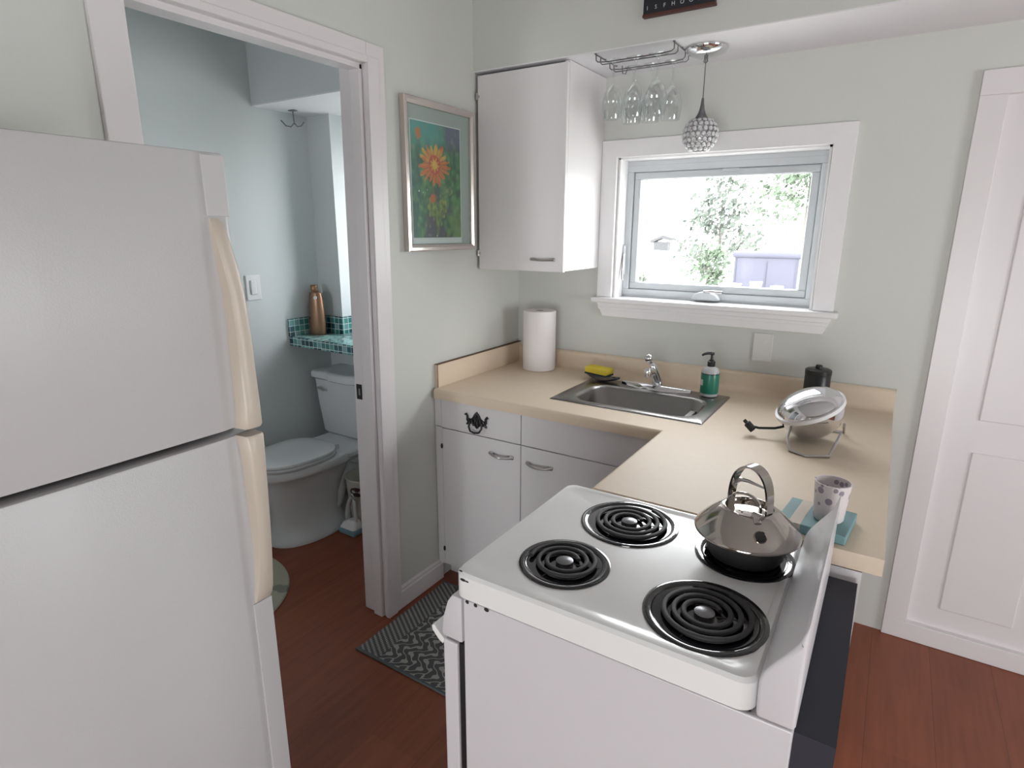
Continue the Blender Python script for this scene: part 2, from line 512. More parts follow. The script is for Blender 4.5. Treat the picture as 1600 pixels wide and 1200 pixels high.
# door lining and casing
def leanbox(x0, x1, ya, yb, z0, z1, rel=0.):
    t = bmesh.new()
    r = lambda z: [(x0, yl(z) + ya, z), (x1, yl(z) + ya, z), (x1, yl(z) + yb, z), (x0, yl(z) + yb, z)]
    loft(t, [r(z0), r(z1)])
    bmesh.ops.recalc_face_normals(t, faces=t.faces[:])
    bmesh.ops.bevel(t, geom=list(t.edges), offset=.003, segments=2, profile=.5, affect='EDGES')
    return t
root = struct('door_1', leanbox(-.124, 0.0, -.078, -.064, 0.001, DT + .01), 'trim')
merge_b = B(); box(merge_b, -.124, 0, DL - .012, yl(2.1) - .064, DT - .004, DT + .012)
obj('head_jamb', merge_b, 'trim', root)
obj('left_jamb', box(B(), -.124, 0, DL - .012, DL + .002, .001, DT + .01), 'trim', root)
obj('door_stop', leanbox(-.060, -.012, -.092, -.077, .001, DT - .004), 'trim', root)
obj('head_stop', box(B(), -.060, -.012, DL, yl(2.1) - .078, DT - .020, DT - .003), 'trim', root)
pl = obj('strike_plate', box(B(), -.112, -.084, yl(.95) - .0800, yl(.95) - .0775, .925, .985), 'black_iron', root)
pl['label'] = 'dark strike plate'
b = B(); box(b, -.100, -.092, yl(.95) - .0806, yl(.95) - .0798, .942, .968)
obj('strike_hole', b, 'nickel', root)
# casing: right leg, head, left leg, with a small stepped profile
b = B()
merge(b, leanbox(0.0, .016, -.083, 0, 0.001, 2.165))
merge(b, leanbox(0.0155, .021, -.0825, -.030, 0.001, 2.122))
box(b, 0, .016, DL - .085, yl(2.13) - .0835, 2.100, 2.165, .002)
box(b, .0155, .021, DL - .05, yl(2.13) - .083, 2.1005, 2.122, .002)
box(b, 0, .016, DL - .085, DL - .005, .001, 2.0995, .003)
struct('trim_1', b, 'trim')
# baseboard by the doorway
b = B()
prism(b, [(0.0, .001), (.014, .001), (.014, .075), (.010, .082), (.010, .090), (.004, .098), (0, .098)], 'y', yl(0) + .001, -.664)
struct('baseboard_left', b, 'trim')

# ------------------------------------------------------------------ windows
root = struct('window_1', B(), 'vinyl')       # filled below as frame mesh
def ringbox(b, x0, x1, z0, z1, w, y0, y1, bev=.002):
    box(b, x0, x1, y0, y1, z0, z0 + w, bev); box(b, x0, x1, y0, y1, z1 - w, z1, bev)
    box(b, x0, x0 + w, y0, y1, z0 + w, z1 - w, bev); box(b, x1 - w, x1, y0, y1, z0 + w, z1 - w, bev)
    return b
b = ringbox(B(), WX0 + .008, WX1 - .008, WZ0 + .012, WZ1 - .026, .028, .085, .155)
box(b, WX0 + .0083, WX1 - .0083, .0853, .1547, WZ1 - .0262, WZ1 - .0083); box(b, WX0 + .0083, WX1 - .0083, .0853, .1547, WZ0 + .0045, WZ0 + .0118)
b.to_mesh(root.data); b.free()
b = ringbox(B(), WX0 + .038, WX1 - .038, WZ0 + .041, WZ1 - .055, .030, .095, .140, .004)
sash = obj('sash', b, 'vinyl', root)
b = ringbox(B(), WX0 + .066, WX1 - .066, WZ0 + .069, WZ1 - .083, .004, .104, .110, 0)
obj('gasket', b, 'vinyl', root)
obj('pane', box(B(), WX0 + .066, WX1 - .066, .118, .122, WZ0 + .069, WZ1 - .083), 'pane', root)
b = B(); box(b, .606, .608, .100, .102, WZ0 + .072, WZ1 - .086); 
obj('screen_rod', b, 'nickel', root)
b = B()                                          # crank operator
cr = [(.855, 1.276), (.862, 1.296), (.885, 1.308), (.925, 1.309), (.955, 1.298), (.972, 1.280), (.972, 1.274), (.855, 1.274)]
prism(b, cr, 'y', .045, .090, .003)
crk = obj('crank_cover', b, 'vinyl', root)
b = B(); tube(b, [(.905, .052, 1.312), (.93, .045, 1.313), (.985, .045, 1.311)], [.004, .006, .007], 8)
obj('crank_handle', b, 'nickel', root)
b = B(); box(b, .520, .530, .066, .086, 1.37, 1.50, .002)
lk = obj('lock_case', b, 'vinyl', root)
b = B(); tube(b, [(.526, .064, 1.46), (.527, .058, 1.42), (.530, .045, 1.37), (.535, .040, 1.345)], [.004, .005, .005, .004], 8)
obj('lock_lever', b, 'nickel', root)
b = B(); box(b, .93, 1.0, .088, .094, WZ1 - .066, WZ1 - .055, .002)
obj('sash_latch', b, 'vinyl', root)
# jamb liner inside the opening, casing, stool, apron
b = B()
box(b, WX0 - .001, WX0 + .008, .0, .16, WZ0, WZ1); box(b, WX1 - .008, WX1 + .001, 0, .16, WZ0, WZ1)
box(b, WX0, WX1, 0, .16, WZ1 - .008, WZ1 + .001)
struct('trim_2', b, 'wintrim')
b = B()
TX0, TX1 = .437, 1.412
box(b, TX0, WX0 - .004, -.018, 0, 1.268, 1.872, .002); box(b, WX1 + .004, TX1, -.018, 0, 1.268, 1.872, .002)
box(b, TX0, TX1, -.018, 0, 1.869, 1.940, .002)
struct('trim_3', b, 'wintrim')
b = B()
box(b, .420, 1.430, -.050, .0, 1.245, 1.268, .006); box(b, WX0, WX1, 0, .16, 1.245, 1.266)
struct('trim_4', b, 'wintrim')
b = B()
prism(b, [(.438, 1.245), (1.412, 1.245), (1.385, 1.181), (.470, 1.181)], 'y', -.022, 0, .002)
prism(b, [(.446, 1.226), (1.404, 1.226), (1.396, 1.212), (.452, 1.212)], 'y', -.026, -.02, .002)
struct('trim_5', b, 'wintrim')
# unseen solid white door to the right, outside the photograph's edge
b = ringbox(B(), PX0, PX1, 0.001, PZ1, .075, -.016, .12)
root = struct('door_2', b, 'trim')
b = B(); box(b, PX0 + .072, PX1 - .072, .01, .05, .01, PZ1 - .07)
lf = obj('door_leaf', b, 'trim', root)
for z0, z1 in ((.16, .80), (.92, 1.88)):
    for x0, x1 in ((PX0 + .17, (PX0 + PX1) / 2 - .05), ((PX0 + PX1) / 2 + .05, PX1 - .17)):
        obj('door_panel', box(B(), x0, x1, .004, .012, z0, z1, .004), 'trim', lf)
# bathroom windows: the niche one, then the unseen added one
root = struct('window_2', ringbox(B(), NX0, NX1, NZ0, NZ1, .04, .10, .17), 'vinyl')
obj('pane', box(B(), NX0 + .04, NX1 - .04, .128, .132, NZ0 + .04, NZ1 - .04), 'pane', root)
b = B(); box(b, UX0, UX1, -3.10, -3.02, UZ0, UZ0 + .04); box(b, UX0, UX1, -3.10, -3.02, UZ1 - .04, UZ1); box(b, UX0, UX0 + .04, -3.10, -3.02, UZ0, UZ1); box(b, UX1 - .04, UX1, -3.10, -3.02, UZ0, UZ1)
root = struct('window_fill_5', b, 'vinyl')  # unseen window, added to light the bathroom from behind
obj('pane', box(B(), UX0 + .04, UX1 - .04, -3.062, -3.058, UZ0 + .04, UZ1 - .04), 'pane', root)
# rear and right windows
root = struct('window_3', ringbox(B(), QX0, QX1, QZ0, QZ1, .05, -5.30, -5.22), 'vinyl')
obj('pane', box(B(), QX0 + .05, QX1 - .05, -5.262, -5.258, QZ0 + .05, QZ1 - .05), 'pane', root)
b = B()
box(b, 4.22, 4.30, RY0, RY1, RZ0, RZ0 + .05); box(b, 4.22, 4.30, RY0, RY1, RZ1 - .05, RZ1)
box(b, 4.22, 4.30, RY0, RY0 + .05, RZ0, RZ1); box(b, 4.22, 4.30, RY1 - .05, RY1, RZ0, RZ1)
root = struct('window_4', b, 'vinyl')
obj('pane', box(B(), 4.258, 4.262, RY0 + .05, RY1 - .05, RZ0 + .05, RZ1 - .05), 'pane', root)

# ------------------------------------------------------------------ wall cabinet
def bar_handle(x0, x1, y, z, parent, name='handle', mat='nickel'):
    b = B(); L = x1 - x0
    pts = []; n = 14
    for i in range(n + 1):
        t = i / n
        pts.append((x0 + L * t, y - .006 - .020 * math.sin(PI * t) ** .8, z - .004 * math.sin(PI * t)))
    rad = [.0065 - .0025 * math.sin(PI * i / n) for i in range(n + 1)]
    tube(b, pts, rad, 8)
    for x in (x0 + .006, x1 - .006):
        box(b, x - .010, x + .010, y - .008, y, z - .008, z + .006, .002)
    return obj(name, b, mat, parent, smooth=True)

root = thing('wall_cabinet', (.225, -.17, 1.395), 'white wall cabinet hung in the corner left of the window', 'cabinet')
b = B(); box(b, .018, .43, -.295, -.001, 1.402, 2.150); box(b, .416, .436, -.3385, -.0005, 1.400, 2.1925); box(b, .014, .43, -.338, -.29, 1.400, 1.418); box(b, .030, .045, -.338, -.29, 1.41, 2.14)
obj('body', b, 'cab', root)
door = obj('door', box(B(), .016, .437, -.360, -.341, 1.396, 2.183, .002), 'cab', root)
bar_handle(.288, .395, -.360, 1.447, door)
for z in (2.105, 1.465):
    b = B(); lathe(b, [(.0045, -.013), (.0045, .013)], (.012, -.360, z), 8); box(b, .013, .024, -.363, -.360, z - .006, z + .004)
    obj('hinge', b, 'nickel', door)

# ------------------------------------------------------------------ base cabinet under the sink
root = thing('base_cabinet', (.5, -.35, 0), 'white base cabinet below the sink counter with drawer and doors', 'cabinet')
FY = -.664
b = B()
box(b, .006, .040, FY + .003, FY + .025, .09, .872); box(b, .006, .024, FY + .02, -.02, .09, .872)
box(b, .024, 1.00, FY + .004, FY + .02, .745, .872); box(b, .024, 1.00, FY + .003, FY + .02, .09, .745)
box(b, .98, 1.00, FY + .02, -.02, .09, .872); box(b, .006, 1.00, -.03, -.012, .09, .872)
box(b, .024, .98, FY + .02, -.03, .09, .11)
obj('body', b, 'cab', root)
obj('toe_kick', box(B(), .006, 1.0, -.60, -.585, .001, .09), 'cab', root)
b = B(); box(b, .003, .0385, FY - .016, FY + .002, .088, .744, .001); box(b, .003, .0385, FY - .016, FY + .002, .747, .872, .001)
obj('filler_strip', b, 'cab', root)
drw = obj('drawer', box(B(), .041, .437, FY - .018, FY, .745, .874, .0015), 'cab', root)
obj('false_front', box(B(), .441, .995, FY - .018, FY, .745, .874, .0015), 'cab', root)
d1 = obj('door', box(B(), .041, .437, FY - .018, FY, .092, .741, .0015), 'cab', root)
d2 = obj('door', box(B(), .441, .860, FY - .018, FY, .092, .741, .0015), 'cab', root)
bar_handle(.294, .402, FY - .018, .683, d1)
bar_handle(.471, .580, FY - .018, .677, d2)
for z in (.660, .168):
    b = B(); lathe(b, [(.004, -.010), (.006, 0), (.004, .010)], (.0400, FY - .020, z), 8)
    obj('hinge', b, 'black_iron', d1)
# ornate bail pull
b = B()
cx, cz, y = .228, .806, FY - .018
sh = [(-.024, -.012), (-.034, .004), (-.022, .012), (-.012, .030), (0, .042), (.012, .030), (.022, .012), (.034, .004), (.024, -.012), (.014, -.016), (.008, -.030), (0, -.036), (-.008, -.030), (-.014, -.016)]
prism(b, [(cx + p[0] * 1.0, cz + p[1] * .95) for p in sh], 'y', y - .005, y, .0012)
for s in (-1, 1):
    tube(b, [(cx + s * q[0], y - .005, cz + q[1]) for q in ((.022, -.008), (.036, -.012), (.047, .000), (.046, .016), (.052, .024), (.058, .020))], [.006, .006, .0055, .005, .005, .004], 7)
    tube(b, [(cx + s * q[0], y - .005, cz + q[1]) for q in ((.034, .004), (.044, -.016), (.050, -.020))], [.006, .005, .004], 7)
    tube(b, [(cx + s * .013 + s * .009 * math.cos(a), y - .007, cz - .004 + .016 * math.sin(a)) for a in [2 * PI * k / 12 for k in range(12)]], .0028, 6, closed=True)
lathe(b, [(0, 0), (.006, .0), (.004, .007), (0, .009)], (cx, y - .005, cz + .020), 10, axis=(0, -1, 0))
obj('bail_plate', b, 'black_iron', drw, smooth=True)
b = B()
tube(b, [(cx + q[0], y - q[2], cz + q[1]) for q in ((-.030, -.004, .010), (-.032, -.026, .016), (-.022, -.042, .020), (0, -.047, .021), (.022, -.042, .020), (.032, -.026, .016), (.030, -.004, .010))], .0042, 8)
obj('bail_handle', b, 'black_iron', drw, smooth=True)

# peninsula cabinet
root = thing('peninsula_cabinet', (1.33, -.95, 0), 'white cabinet under the short counter arm behind the range', 'cabinet')
obj('body', box(B(), 1.03, 1.62, -1.235, -.70, .09, .872), 'cab', root)
obj('toe_kick', box(B(), 1.08, 1.60, -1.235, -.70, .001, .09), 'cab', root)
obj('door', box(B(), 1.012, 1.03, -1.23, -.705, .095, .868, .0015), 'cab', root)

# ------------------------------------------------------------------ worktop
CZ = .915
CF, PXL, PXR, PYE = -.690, 1.010, 1.655, -1.240
SK = (.497, 1.100, -.565, -.147)                     # sink rim
hole = [(SK[0] + .012, SK[2] + .012), (SK[1] - .012, SK[2] + .012), (SK[1] - .012, SK[3] - .012), (SK[0] + .012, SK[3] - .012)]
root = thing('kitchen_worktop', (.5, -.35, .875), 'beige laminate L-shaped worktop with upstand along the walls', 'worktop')
b = B()
outer = [(.019, -.004), (.019, CF), (PXL, CF), (PXL, PYE), (PXR, PYE), (PXR, -.004)]
sheet_with_holes(b, outer, [hole], CZ)
sheet_with_holes(b, outer, [hole], CZ - .038)
for a, c in list(zip(outer, outer[1:] + outer[:1])) + list(zip(hole, hole[1:] + hole[:1])):
    q = [b.verts.new((a[0], a[1], CZ)), b.verts.new((c[0], c[1], CZ)), b.verts.new((c[0], c[1], CZ - .038)), b.verts.new((a[0], a[1], CZ - .038))]
    b.faces.new(q)
def nose(c, d):      # quarter-round front edge, d = outward sign
    r = .013; p = [(c, CZ), (c, CZ - .040)]
    p += [(c + d * r, CZ - .040)]
    p += [(c + d * r * math.cos(a), CZ - r + r * math.sin(a)) for a in [PI / 2 * k / 6 for k in range(0, 7)]]
    return p
prism(b, nose(CF, -1), 'x', .019, PXL)
prism(b, nose(PXL, -1), 'y', PYE, CF)
obj('top', b, 'laminate', root, smooth=True, recalc=True)
b = B()
cove = [(-.004, CZ), (-.044, CZ)] + [(-.020 - .024 + .024 * math.sin(a), CZ + .024 - .024 * math.cos(a)) for a in [PI / 2 * k / 5 for k in range(1, 6)]] + [(-.020, .985), (-.016, .994), (-.004, .998)]
prism(b, cove, 'x', .0185, PXR)
obj('upstand', b, 'laminate', root, smooth=True, angle=50)
b = B(); box(b, .0005, .0185, -.672, -.0005, .874, 1.012, .001)
obj('side_upstand', b, 'laminate', root)
b = B(); box(b, .0005, .0190, -.672, -.001, 1.012, 1.0145); box(b, .0178, .0198, -.6735, -.6715, .874, 1.013)
e = obj('edge_strip', b, 'lam_edge', root); e['label'] = 'dark exposed edge'

# ------------------------------------------------------------------ sink and tap
root = thing('kitchen_sink', (.80, -.36, .73), 'stainless steel drop-in sink below the window', 'sink')
b = B()
BO = (.566, 1.050, -.520, -.255)
rim_o = rrect(SK[0], SK[1], SK[2], SK[3], .006, 4)
rim_i = rrect(BO[0], BO[1], BO[2], BO[3], .075, 4)
rim_i2 = rrect(BO[0] + .008, BO[1] - .008, BO[2] + .008, BO[3] - .008, .070, 4)
bot = rrect(BO[0] + .035, BO[1] - .035, BO[2] + .035, BO[3] - .035, .055, 4)
low = rrect(BO[0] + .020, BO[1] - .020, BO[2] + .020, BO[3] - .020, .065, 4)
ring = lambda p, z: [(q[0], q[1], z) for q in p]
loft(b, [ring(rim_o, CZ + .0008), ring(rrect(SK[0] + .004, SK[1] - .004, SK[2] + .004, SK[3] - .004, .006, 4), CZ + .0045), ring(rrect(BO[0] - .010, BO[1] + .010, BO[2] - .010, BO[3] + .010, .082, 4), CZ + .0045), ring(rim_i, CZ + .002), ring(rim_i2, CZ - .008), ring(low, CZ - .145), ring(bot, CZ - .165)], cap0=False)
obj('basin', b, 'steel', root, smooth=True, angle=50, recalc=False)
b = B(); lathe(b, [(.040, 0), (.040, .002), (.030, .003), (.024, -.001), (0, -.001)], (.805, -.39, CZ - .1645), 24)
obj('drain', b, 'nickel', root, smooth=True)

root = thing('kitchen_faucet', (.80, -.19, CZ + .005), 'chrome single-lever faucet on the back ledge of the sink', 'faucet')
b = B()
pts = []
for k in range(25):
    t = -1 + 2 * k / 24
    pts.append((.800 + .150 * t, -.185 - .030 * (1 - t * t) + .006, CZ + .012 + .010 * (1 - t * t)))
wd = [.010 + .014 * (1 - abs(-1 + 2 * k / 24) ** 2.2) for k in range(25)]
R = []
for p, w in zip(pts, wd):
    R.append([(p[0], p[1] - w, CZ + .0048), (p[0], p[1] - w * .7, p[2]), (p[0], p[1], p[2] + .004), (p[0], p[1] + w * .7, p[2]), (p[0], p[1] + w, CZ + .0048)])
loft(b, R)
obj('deck_plate', b, 'chrome', root, smooth=True, angle=60)
b = B()
R = []
for z, cx_, cy_, rx, ry in ((.922, .812, -.182, .026, .024), (.930, .812, -.184, .024, .023), (.955, .809, -.190, .0225, .023), (.985, .804, -.202, .021, .024), (1.008, .799, -.214, .019, .026), (1.026, .796, -.222, .015, .022), (1.036, .795, -.226, .008, .012)):
    R.append([(cx_ + rx * math.cos(a), cy_ + ry * math.sin(a), z) for a in [2 * PI * k / 20 for k in range(20)]])
loft(b, R)
tube(b, [(.802, -.206, .992), (.796, -.226, 1.000), (.790, -.246, 1.003), (.787, -.258, 1.002)], [.019, .018, .017, .016], 14)
obj('body', b, 'chrome', root, smooth=True, angle=50)
b = B(); lathe(b, [(.0155, .0), (.0170, .004), (.0170, .018), (.0135, .020), (.0135, .032), (.010, .033), (0, .032)], (.787, -.256, 1.014), 18, axis=(0, 0, -1))
obj('aerator', b, 'chrome', root, smooth=True)
b = B()
tube(b, [(.795, -.226, 1.032), (.790, -.238, 1.040), (.787, -.246, 1.046)], [.009, .007, .007], 10)
lathe(b, [(0, -.017), (.009, -.0145), (.015, -.008), (.017, 0), (.015, .008), (.009, .0145), (0, .017)], (.785, -.250, 1.058), 20)
obj('lever', b, 'chrome', root, smooth=True)

# soap pump, sponge on dish, paper towel roll
sx, sy, sz = 1.022, -.185, CZ + .0046
root = thing('soap_bottle', (sx, sy, sz), 'pump soap bottle with green label on the right corner of the sink', 'soap bottle')
b = B(); lathe(b, [(.028, 0), (.034, .003), (.035, .010), (.035, .096), (.033, .106), (.026, .116), (.014, .121), (.0135, .126)], (sx, sy, sz), 28)
obj('bottle', b, 'clear', root, smooth=True)
b = B(); lathe(b, [(.0353, .014), (.0356, .015), (.0356, .092), (.0353, .093)], (sx, sy, sz), 28, cap=False)
lb = obj('label', b, 'label_green', root, smooth=True)
b = B(); lathe(b, [(.0354, .0925), (.0358, .0925), (.0358, .096), (.0354, .096)], (sx, sy, sz), 28, cap=False)
obj('label_band', b, 'black_iron', lb)
b = B()
for k in range(7):
    a0, a1 = math.radians(196 + 6 * k), math.radians(202 + 6 * k)
    q = [b.verts.new((sx + .0359 * math.cos(a), sy + .0359 * math.sin(a), z)) for a, z in ((a0, sz + .046), (a1, sz + .046), (a1, sz + .070), (a0, sz + .070))]
    b.faces.new(q)
obj('label_panel', b, 'white_plastic', lb)
b = B()
lathe(b, [(.0145, .122), (.0150, .124), (.0150, .142), (.010, .144), (.010, .148), (.0055, .149), (.0045, .166), (.009, .170), (.009, .178), (0, .181)], (sx, sy, sz), 18)
tube(b, [(sx, sy, sz + .175), (sx - .014, sy - .012, sz + .176), (sx - .026, sy - .022, sz + .172), (sx - .032, sy - .027, sz + .167)], [.007, .006, .005, .004], 10)
obj('pump', b, 'black', root, smooth=True)

root = thing('sponge_dish', (.545, -.185, CZ + .0046), 'dark blue leaf-shaped dish under the yellow sponge', 'dish')
b = B()
R = []
for k in range(13):
    t = k / 12; x = .470 + .175 * t; w = .045 * math.sin(PI * min(1, .12 + t * .88)) ** .6 + .003
    yy = -.150 - .050 * t; zb = CZ + .0052 + .016 * (2 * t - .9) ** 2
    R.append([(x, yy - w, zb + .008), (x, yy - w * .6, zb + .002), (x, yy + w * .6, zb + .002), (x, yy + w, zb + .008), (x, yy + w * .6, zb), (x, yy - w * .6, zb)])
loft(b, R)
obj('dish', b, 'navy', root, smooth=True)
root = thing('dish_sponge', (.530, -.160, CZ + .012), 'yellow scrubbing sponge lying on the dark blue dish', 'sponge')
def sp(z0, z1, bev):
    t = bmesh.new()
    bmesh.ops.create_cube(t, size=1)
    for v in t.verts: v.co = Vector((v.co.x * .112, v.co.y * .068, (z0 + z1) / 2 + v.co.z * (z1 - z0)))
    bmesh.ops.bevel(t, geom=list(t.edges), offset=bev, segments=3, profile=.5, affect='EDGES')
    for v in t.verts: v.co.z += .006 * (v.co.x / .056) ** 2 * (1 if v.co.x < 0 else .2)
    bmesh.ops.transform(t, matrix=Matrix.Translation((.530, -.165, 0)) @ Matrix.Rotation(-.12, 4, 'Z'), verts=t.verts[:])
    return t
obj('sponge', sp(CZ + .028, CZ + .054, .006), 'sponge', root, smooth=True)
obj('scouring_pad', sp(CZ + .0205, CZ + .0285, .003), 'scour', root, smooth=True)

root = thing('paper_towel_roll', (.196, -.124, CZ), 'white paper towel roll standing in the counter corner', 'paper towel')
b = B(); lathe(b, [(.021, .002), (.074, .0), (.077, .003), (.0775, .10), (.0775, .278), (.075, .282), (.0235, .282), (.0215, .279), (.0215, .002)], (.196, -.124, CZ + .0005), 48, cap=False)
obj('paper', b, 'paper', root, smooth=True)
b = B(); lathe(b, [(.0212, .004), (.0212, .280), (.0195, .280), (.0195, .004)], (.196, -.124, CZ), 24, cap=False)
obj('core', b, 'card', root, smooth=True)

root = thing('wall_plate', (1.175, -.002, 1.105), 'blank outlet cover plate on the wall under the window', 'wall plate')
obj('plate', box(B(), 1.138, 1.212, -.007, -.001, 1.047, 1.163, .002), 'plate', root)
for z in (1.075, 1.135):
    b = B(); lathe(b, [(.0035, 0), (.003, .0012), (0, .0015)], (1.175, -.007, z), 10, axis=(0, -1, 0)); obj('screw', b, 'plate', root)

# ------------------------------------------------------------------ chrome appliance, plug, box and cup at the right end of the worktop
root = thing('chrome_appliance', (1.455, -.52, CZ), 'rounded chrome appliance on a wire foot at the right end of the counter', 'appliance')
b = B()
ax = Vector((-.35, -.25, .9)).normalized(); c = (1.425, -.52, 1.010)
lathe(b, [(0, -.088), (.040, -.080), (.072, -.058), (.094, -.022), (.100, .004), (.101, .012), (.094, .030), (.078, .046), (.050, .058), (0, .064)], c, 36, axis=ax)
obj('shell', b, 'chrome', root, smooth=True)
b = B(); lathe(b, [(.0985, .006), (.104, .008), (.104, .020), (.098, .022)], c, 36, axis=ax)
rr = obj('rim', b, 'white_plastic', root, smooth=True)
b = B()
tube(b, [(1.385, -.58, .985), (1.378, -.63, .945), (1.395, -.675, CZ + .005), (1.44, -.70, CZ + .004), (1.50, -.67, CZ + .005), (1.52, -.60, .975)], .0045, 8)
obj('wire_foot', b, 'nickel', root, smooth=True)
b = B()
tube(b, [(1.44, -.42, .965), (1.46, -.40, CZ + .005), (1.52, -.40, CZ + .005), (1.52, -.46, .965)], .0045, 8)
obj('wire_foot', b, 'nickel', root, smooth=True)
b = B(); tube(b, [(1.395, -.505, .985), (1.370, -.535, .955), (1.330, -.560, .945), (1.285, -.575, .942), (1.272, -.577, .944)], .0042, 8)
cd = obj('cord', b, 'black', root, smooth=True)
b = B(); t = bmesh.new(); box(t, -.022, .010, -.012, .012, -.009, .009, .003); box(t, -.034, -.020, -.006, -.004, -.004, .004); box(t, -.034, -.020, .004, .006, -.004, .004)
bmesh.ops.transform(t, matrix=Matrix.Translation((1.262, -.575, .938)) @ Matrix.Rotation(.75, 4, 'Y'), verts=t.verts[:]); merge(b, t)
obj('plug', b, 'black', cd, smooth=True)

root = thing('black_canister', (1.40, -.10, CZ), 'black canister standing against the upstand behind the chrome appliance', 'canister')
b = B(); lathe(b, [(0, .0005), (.042, .0005), (.045, .004), (.045, .125), (.043, .128), (0, .128)], (1.397, -.10, CZ), 32)
obj('body', b, 'black', root, smooth=True)
b = B(); lathe(b, [(.046, .128), (.046, .144), (.040, .148), (.012, .150), (.012, .160), (.009, .163), (0, .163)], (1.397, -.10, CZ), 32)
obj('lid', b, 'black', root, smooth=True)

root = thing('tissue_box', (1.515, -1.14, CZ), 'flat teal box with a beige stripe on the counter beside the kettle', 'box')
def rot_box(x0, x1, y0, y1, z0, z1, bev, c, a):
    t = box(B(), x0, x1, y0, y1, z0, z1, bev)
    bmesh.ops.transform(t, matrix=Matrix.Translation(c) @ Matrix.Rotation(a, 4, 'Z'), verts=t.verts[:]); return t
obj('box', rot_box(-.070, .070, -.070, .070, .0005, .022, .002, (1.518, -1.145, CZ), -.10), 'teal_box', root)
obj('stripe', rot_box(-.045, -.020, -.0703, .0703, .0004, .0224, .001, (1.518, -1.145, CZ), -.10), 'stripe', root)
root = thing('tumbler', (1.535, -1.14, CZ + .022), 'pale patterned tumbler standing on the teal box', 'tumbler')
b = B(); lathe(b, [(.0, .0), (.028, .0), (.031, .004), (.037, .085), (.0375, .090), (.035, .090), (.029, .006), (0, .005)], (1.540, -1.150, CZ + .0228), 28, cap=False)
obj('cup', b, 'cup', root, smooth=True)

# ------------------------------------------------------------------ the range
RX0, RX1, RYN, RYF = .940, 1.505, -1.750, -1.250
root = thing('electric_range', (1.25, -1.5, 0), 'white electric coil range beside the counter arm', 'range')
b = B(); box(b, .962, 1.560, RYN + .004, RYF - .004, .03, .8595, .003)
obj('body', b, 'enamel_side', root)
b = B()
burn = [(1.112, -1.606, .092), (1.158, -1.376, .110), (1.410, -1.380, .098), (1.394, -1.622, .106)]
o1 = rrect(RX0, RX1, RYN, RYF, .028, 6); o2 = rrect(RX0 + .006, RX1 - .006, RYN + .006, RYF - .006, .024, 6)
i1 = rrect(RX0 + .022, RX1 - .012, RYN + .024, RYF - .016, .030, 6); i2 = rrect(RX0 + .028, RX1 - .018, RYN + .030, RYF - .022, .028, 6)
ZT = .918
loft(b, [ring(o1, .8645), ring(o1, ZT - .006), ring(o2, ZT), ring(i1, ZT), ring(i2, ZT - .0018)], cap0=True, cap1=False)
circ = lambda x, y, r, n=40: [(x + r * math.cos(2 * PI * k / n), y + r * math.sin(2 * PI * k / n)) for k in range(n)]
sheet_with_holes(b, i2, [circ(x, y, r - .018) for x, y, r in burn], ZT - .0018)
bmesh.ops.remove_doubles(b, verts=b.verts[:], dist=.00005)
top = obj('cooktop', b, 'enamel', root, smooth=True, angle=35)
b = B()
for p, s in (((.9655, RYN - .0001, .905), .006), ((.975, RYN - .0001, .9045), .004), ((.956, RYN + .006, .9185), .004)):
    lathe(b, [(s, 0), (0, .0006)], p, 7, axis=(0, -1, 0), sx=1.2, sy=.55)
ch = obj('enamel_chip', b, 'black_iron', top); ch['label'] = 'small dark chip in the enamel'
for k, q in enumerate((.972, .992, 1.018)):
    b = B(); lathe(b, [(.0045, 0), (0, .0008)], (q, RYN + .0038, .856), 8, axis=(0, -1, 0), sx=1.3 if k == 2 else 1)
    obj('vent_hole', b, 'black_iron', root)
for (x, y, r) in burn:
    b = B(); z = ZT - .0018
    lathe(b, [(r, .0003), (r - .0005, .0022), (r - .003, .0030), (r - .0145, .0026), (r - .0165, .0012), (r - .018, -.003), (r - .025, -.016), (r * .45, -.020), (.012, -.020), (0, -.020)], (x, y, z), 48)
    pan = obj('drip_pan', b, 'black_enamel', root, smooth=True, angle=50)
    b = B(); r1 = r * .75; r0 = r * (.26 if r > .1 else .30); turns = 3.1 if r > .1 else 2.45
    pts = []; n = int(turns * 36)
    for k in range(n + 1):
        t = k / n; rr_ = r0 + (r1 - r0) * t; a = turns * 2 * PI * t + .6
        pts.append((x + rr_ * math.cos(a), y + rr_ * math.sin(a), z + .0065))
    tube(b, pts, .0050, 8, flat=(.0050, .0042))
    obj('heating_coil', b, 'coil', pan, smooth=True)
    b = B(); lathe(b, [(.018, .000), (.0175, .007), (.010, .0095), (0, .010)], (x, y, z), 24)
    obj('coil_cap', b, 'cap', pan, smooth=True)
    for a in (.3, .3 + 2 * PI / 3, .3 + 4 * PI / 3):
        b = B(); tube(b, [(x + .014 * math.cos(a), y + .014 * math.sin(a), z - .0005), (x + r * .76 * math.cos(a), y + r * .76 * math.sin(a), z - .0005)], .002, 6)
        obj('coil_support', b, 'coil', pan)
obj('lip_gap_shade', box(B(), .975, 1.50, RYN + .012, RYF - .012, .85, .8645), 'black', root)  # black box put in as the shade line under the cooktop lip
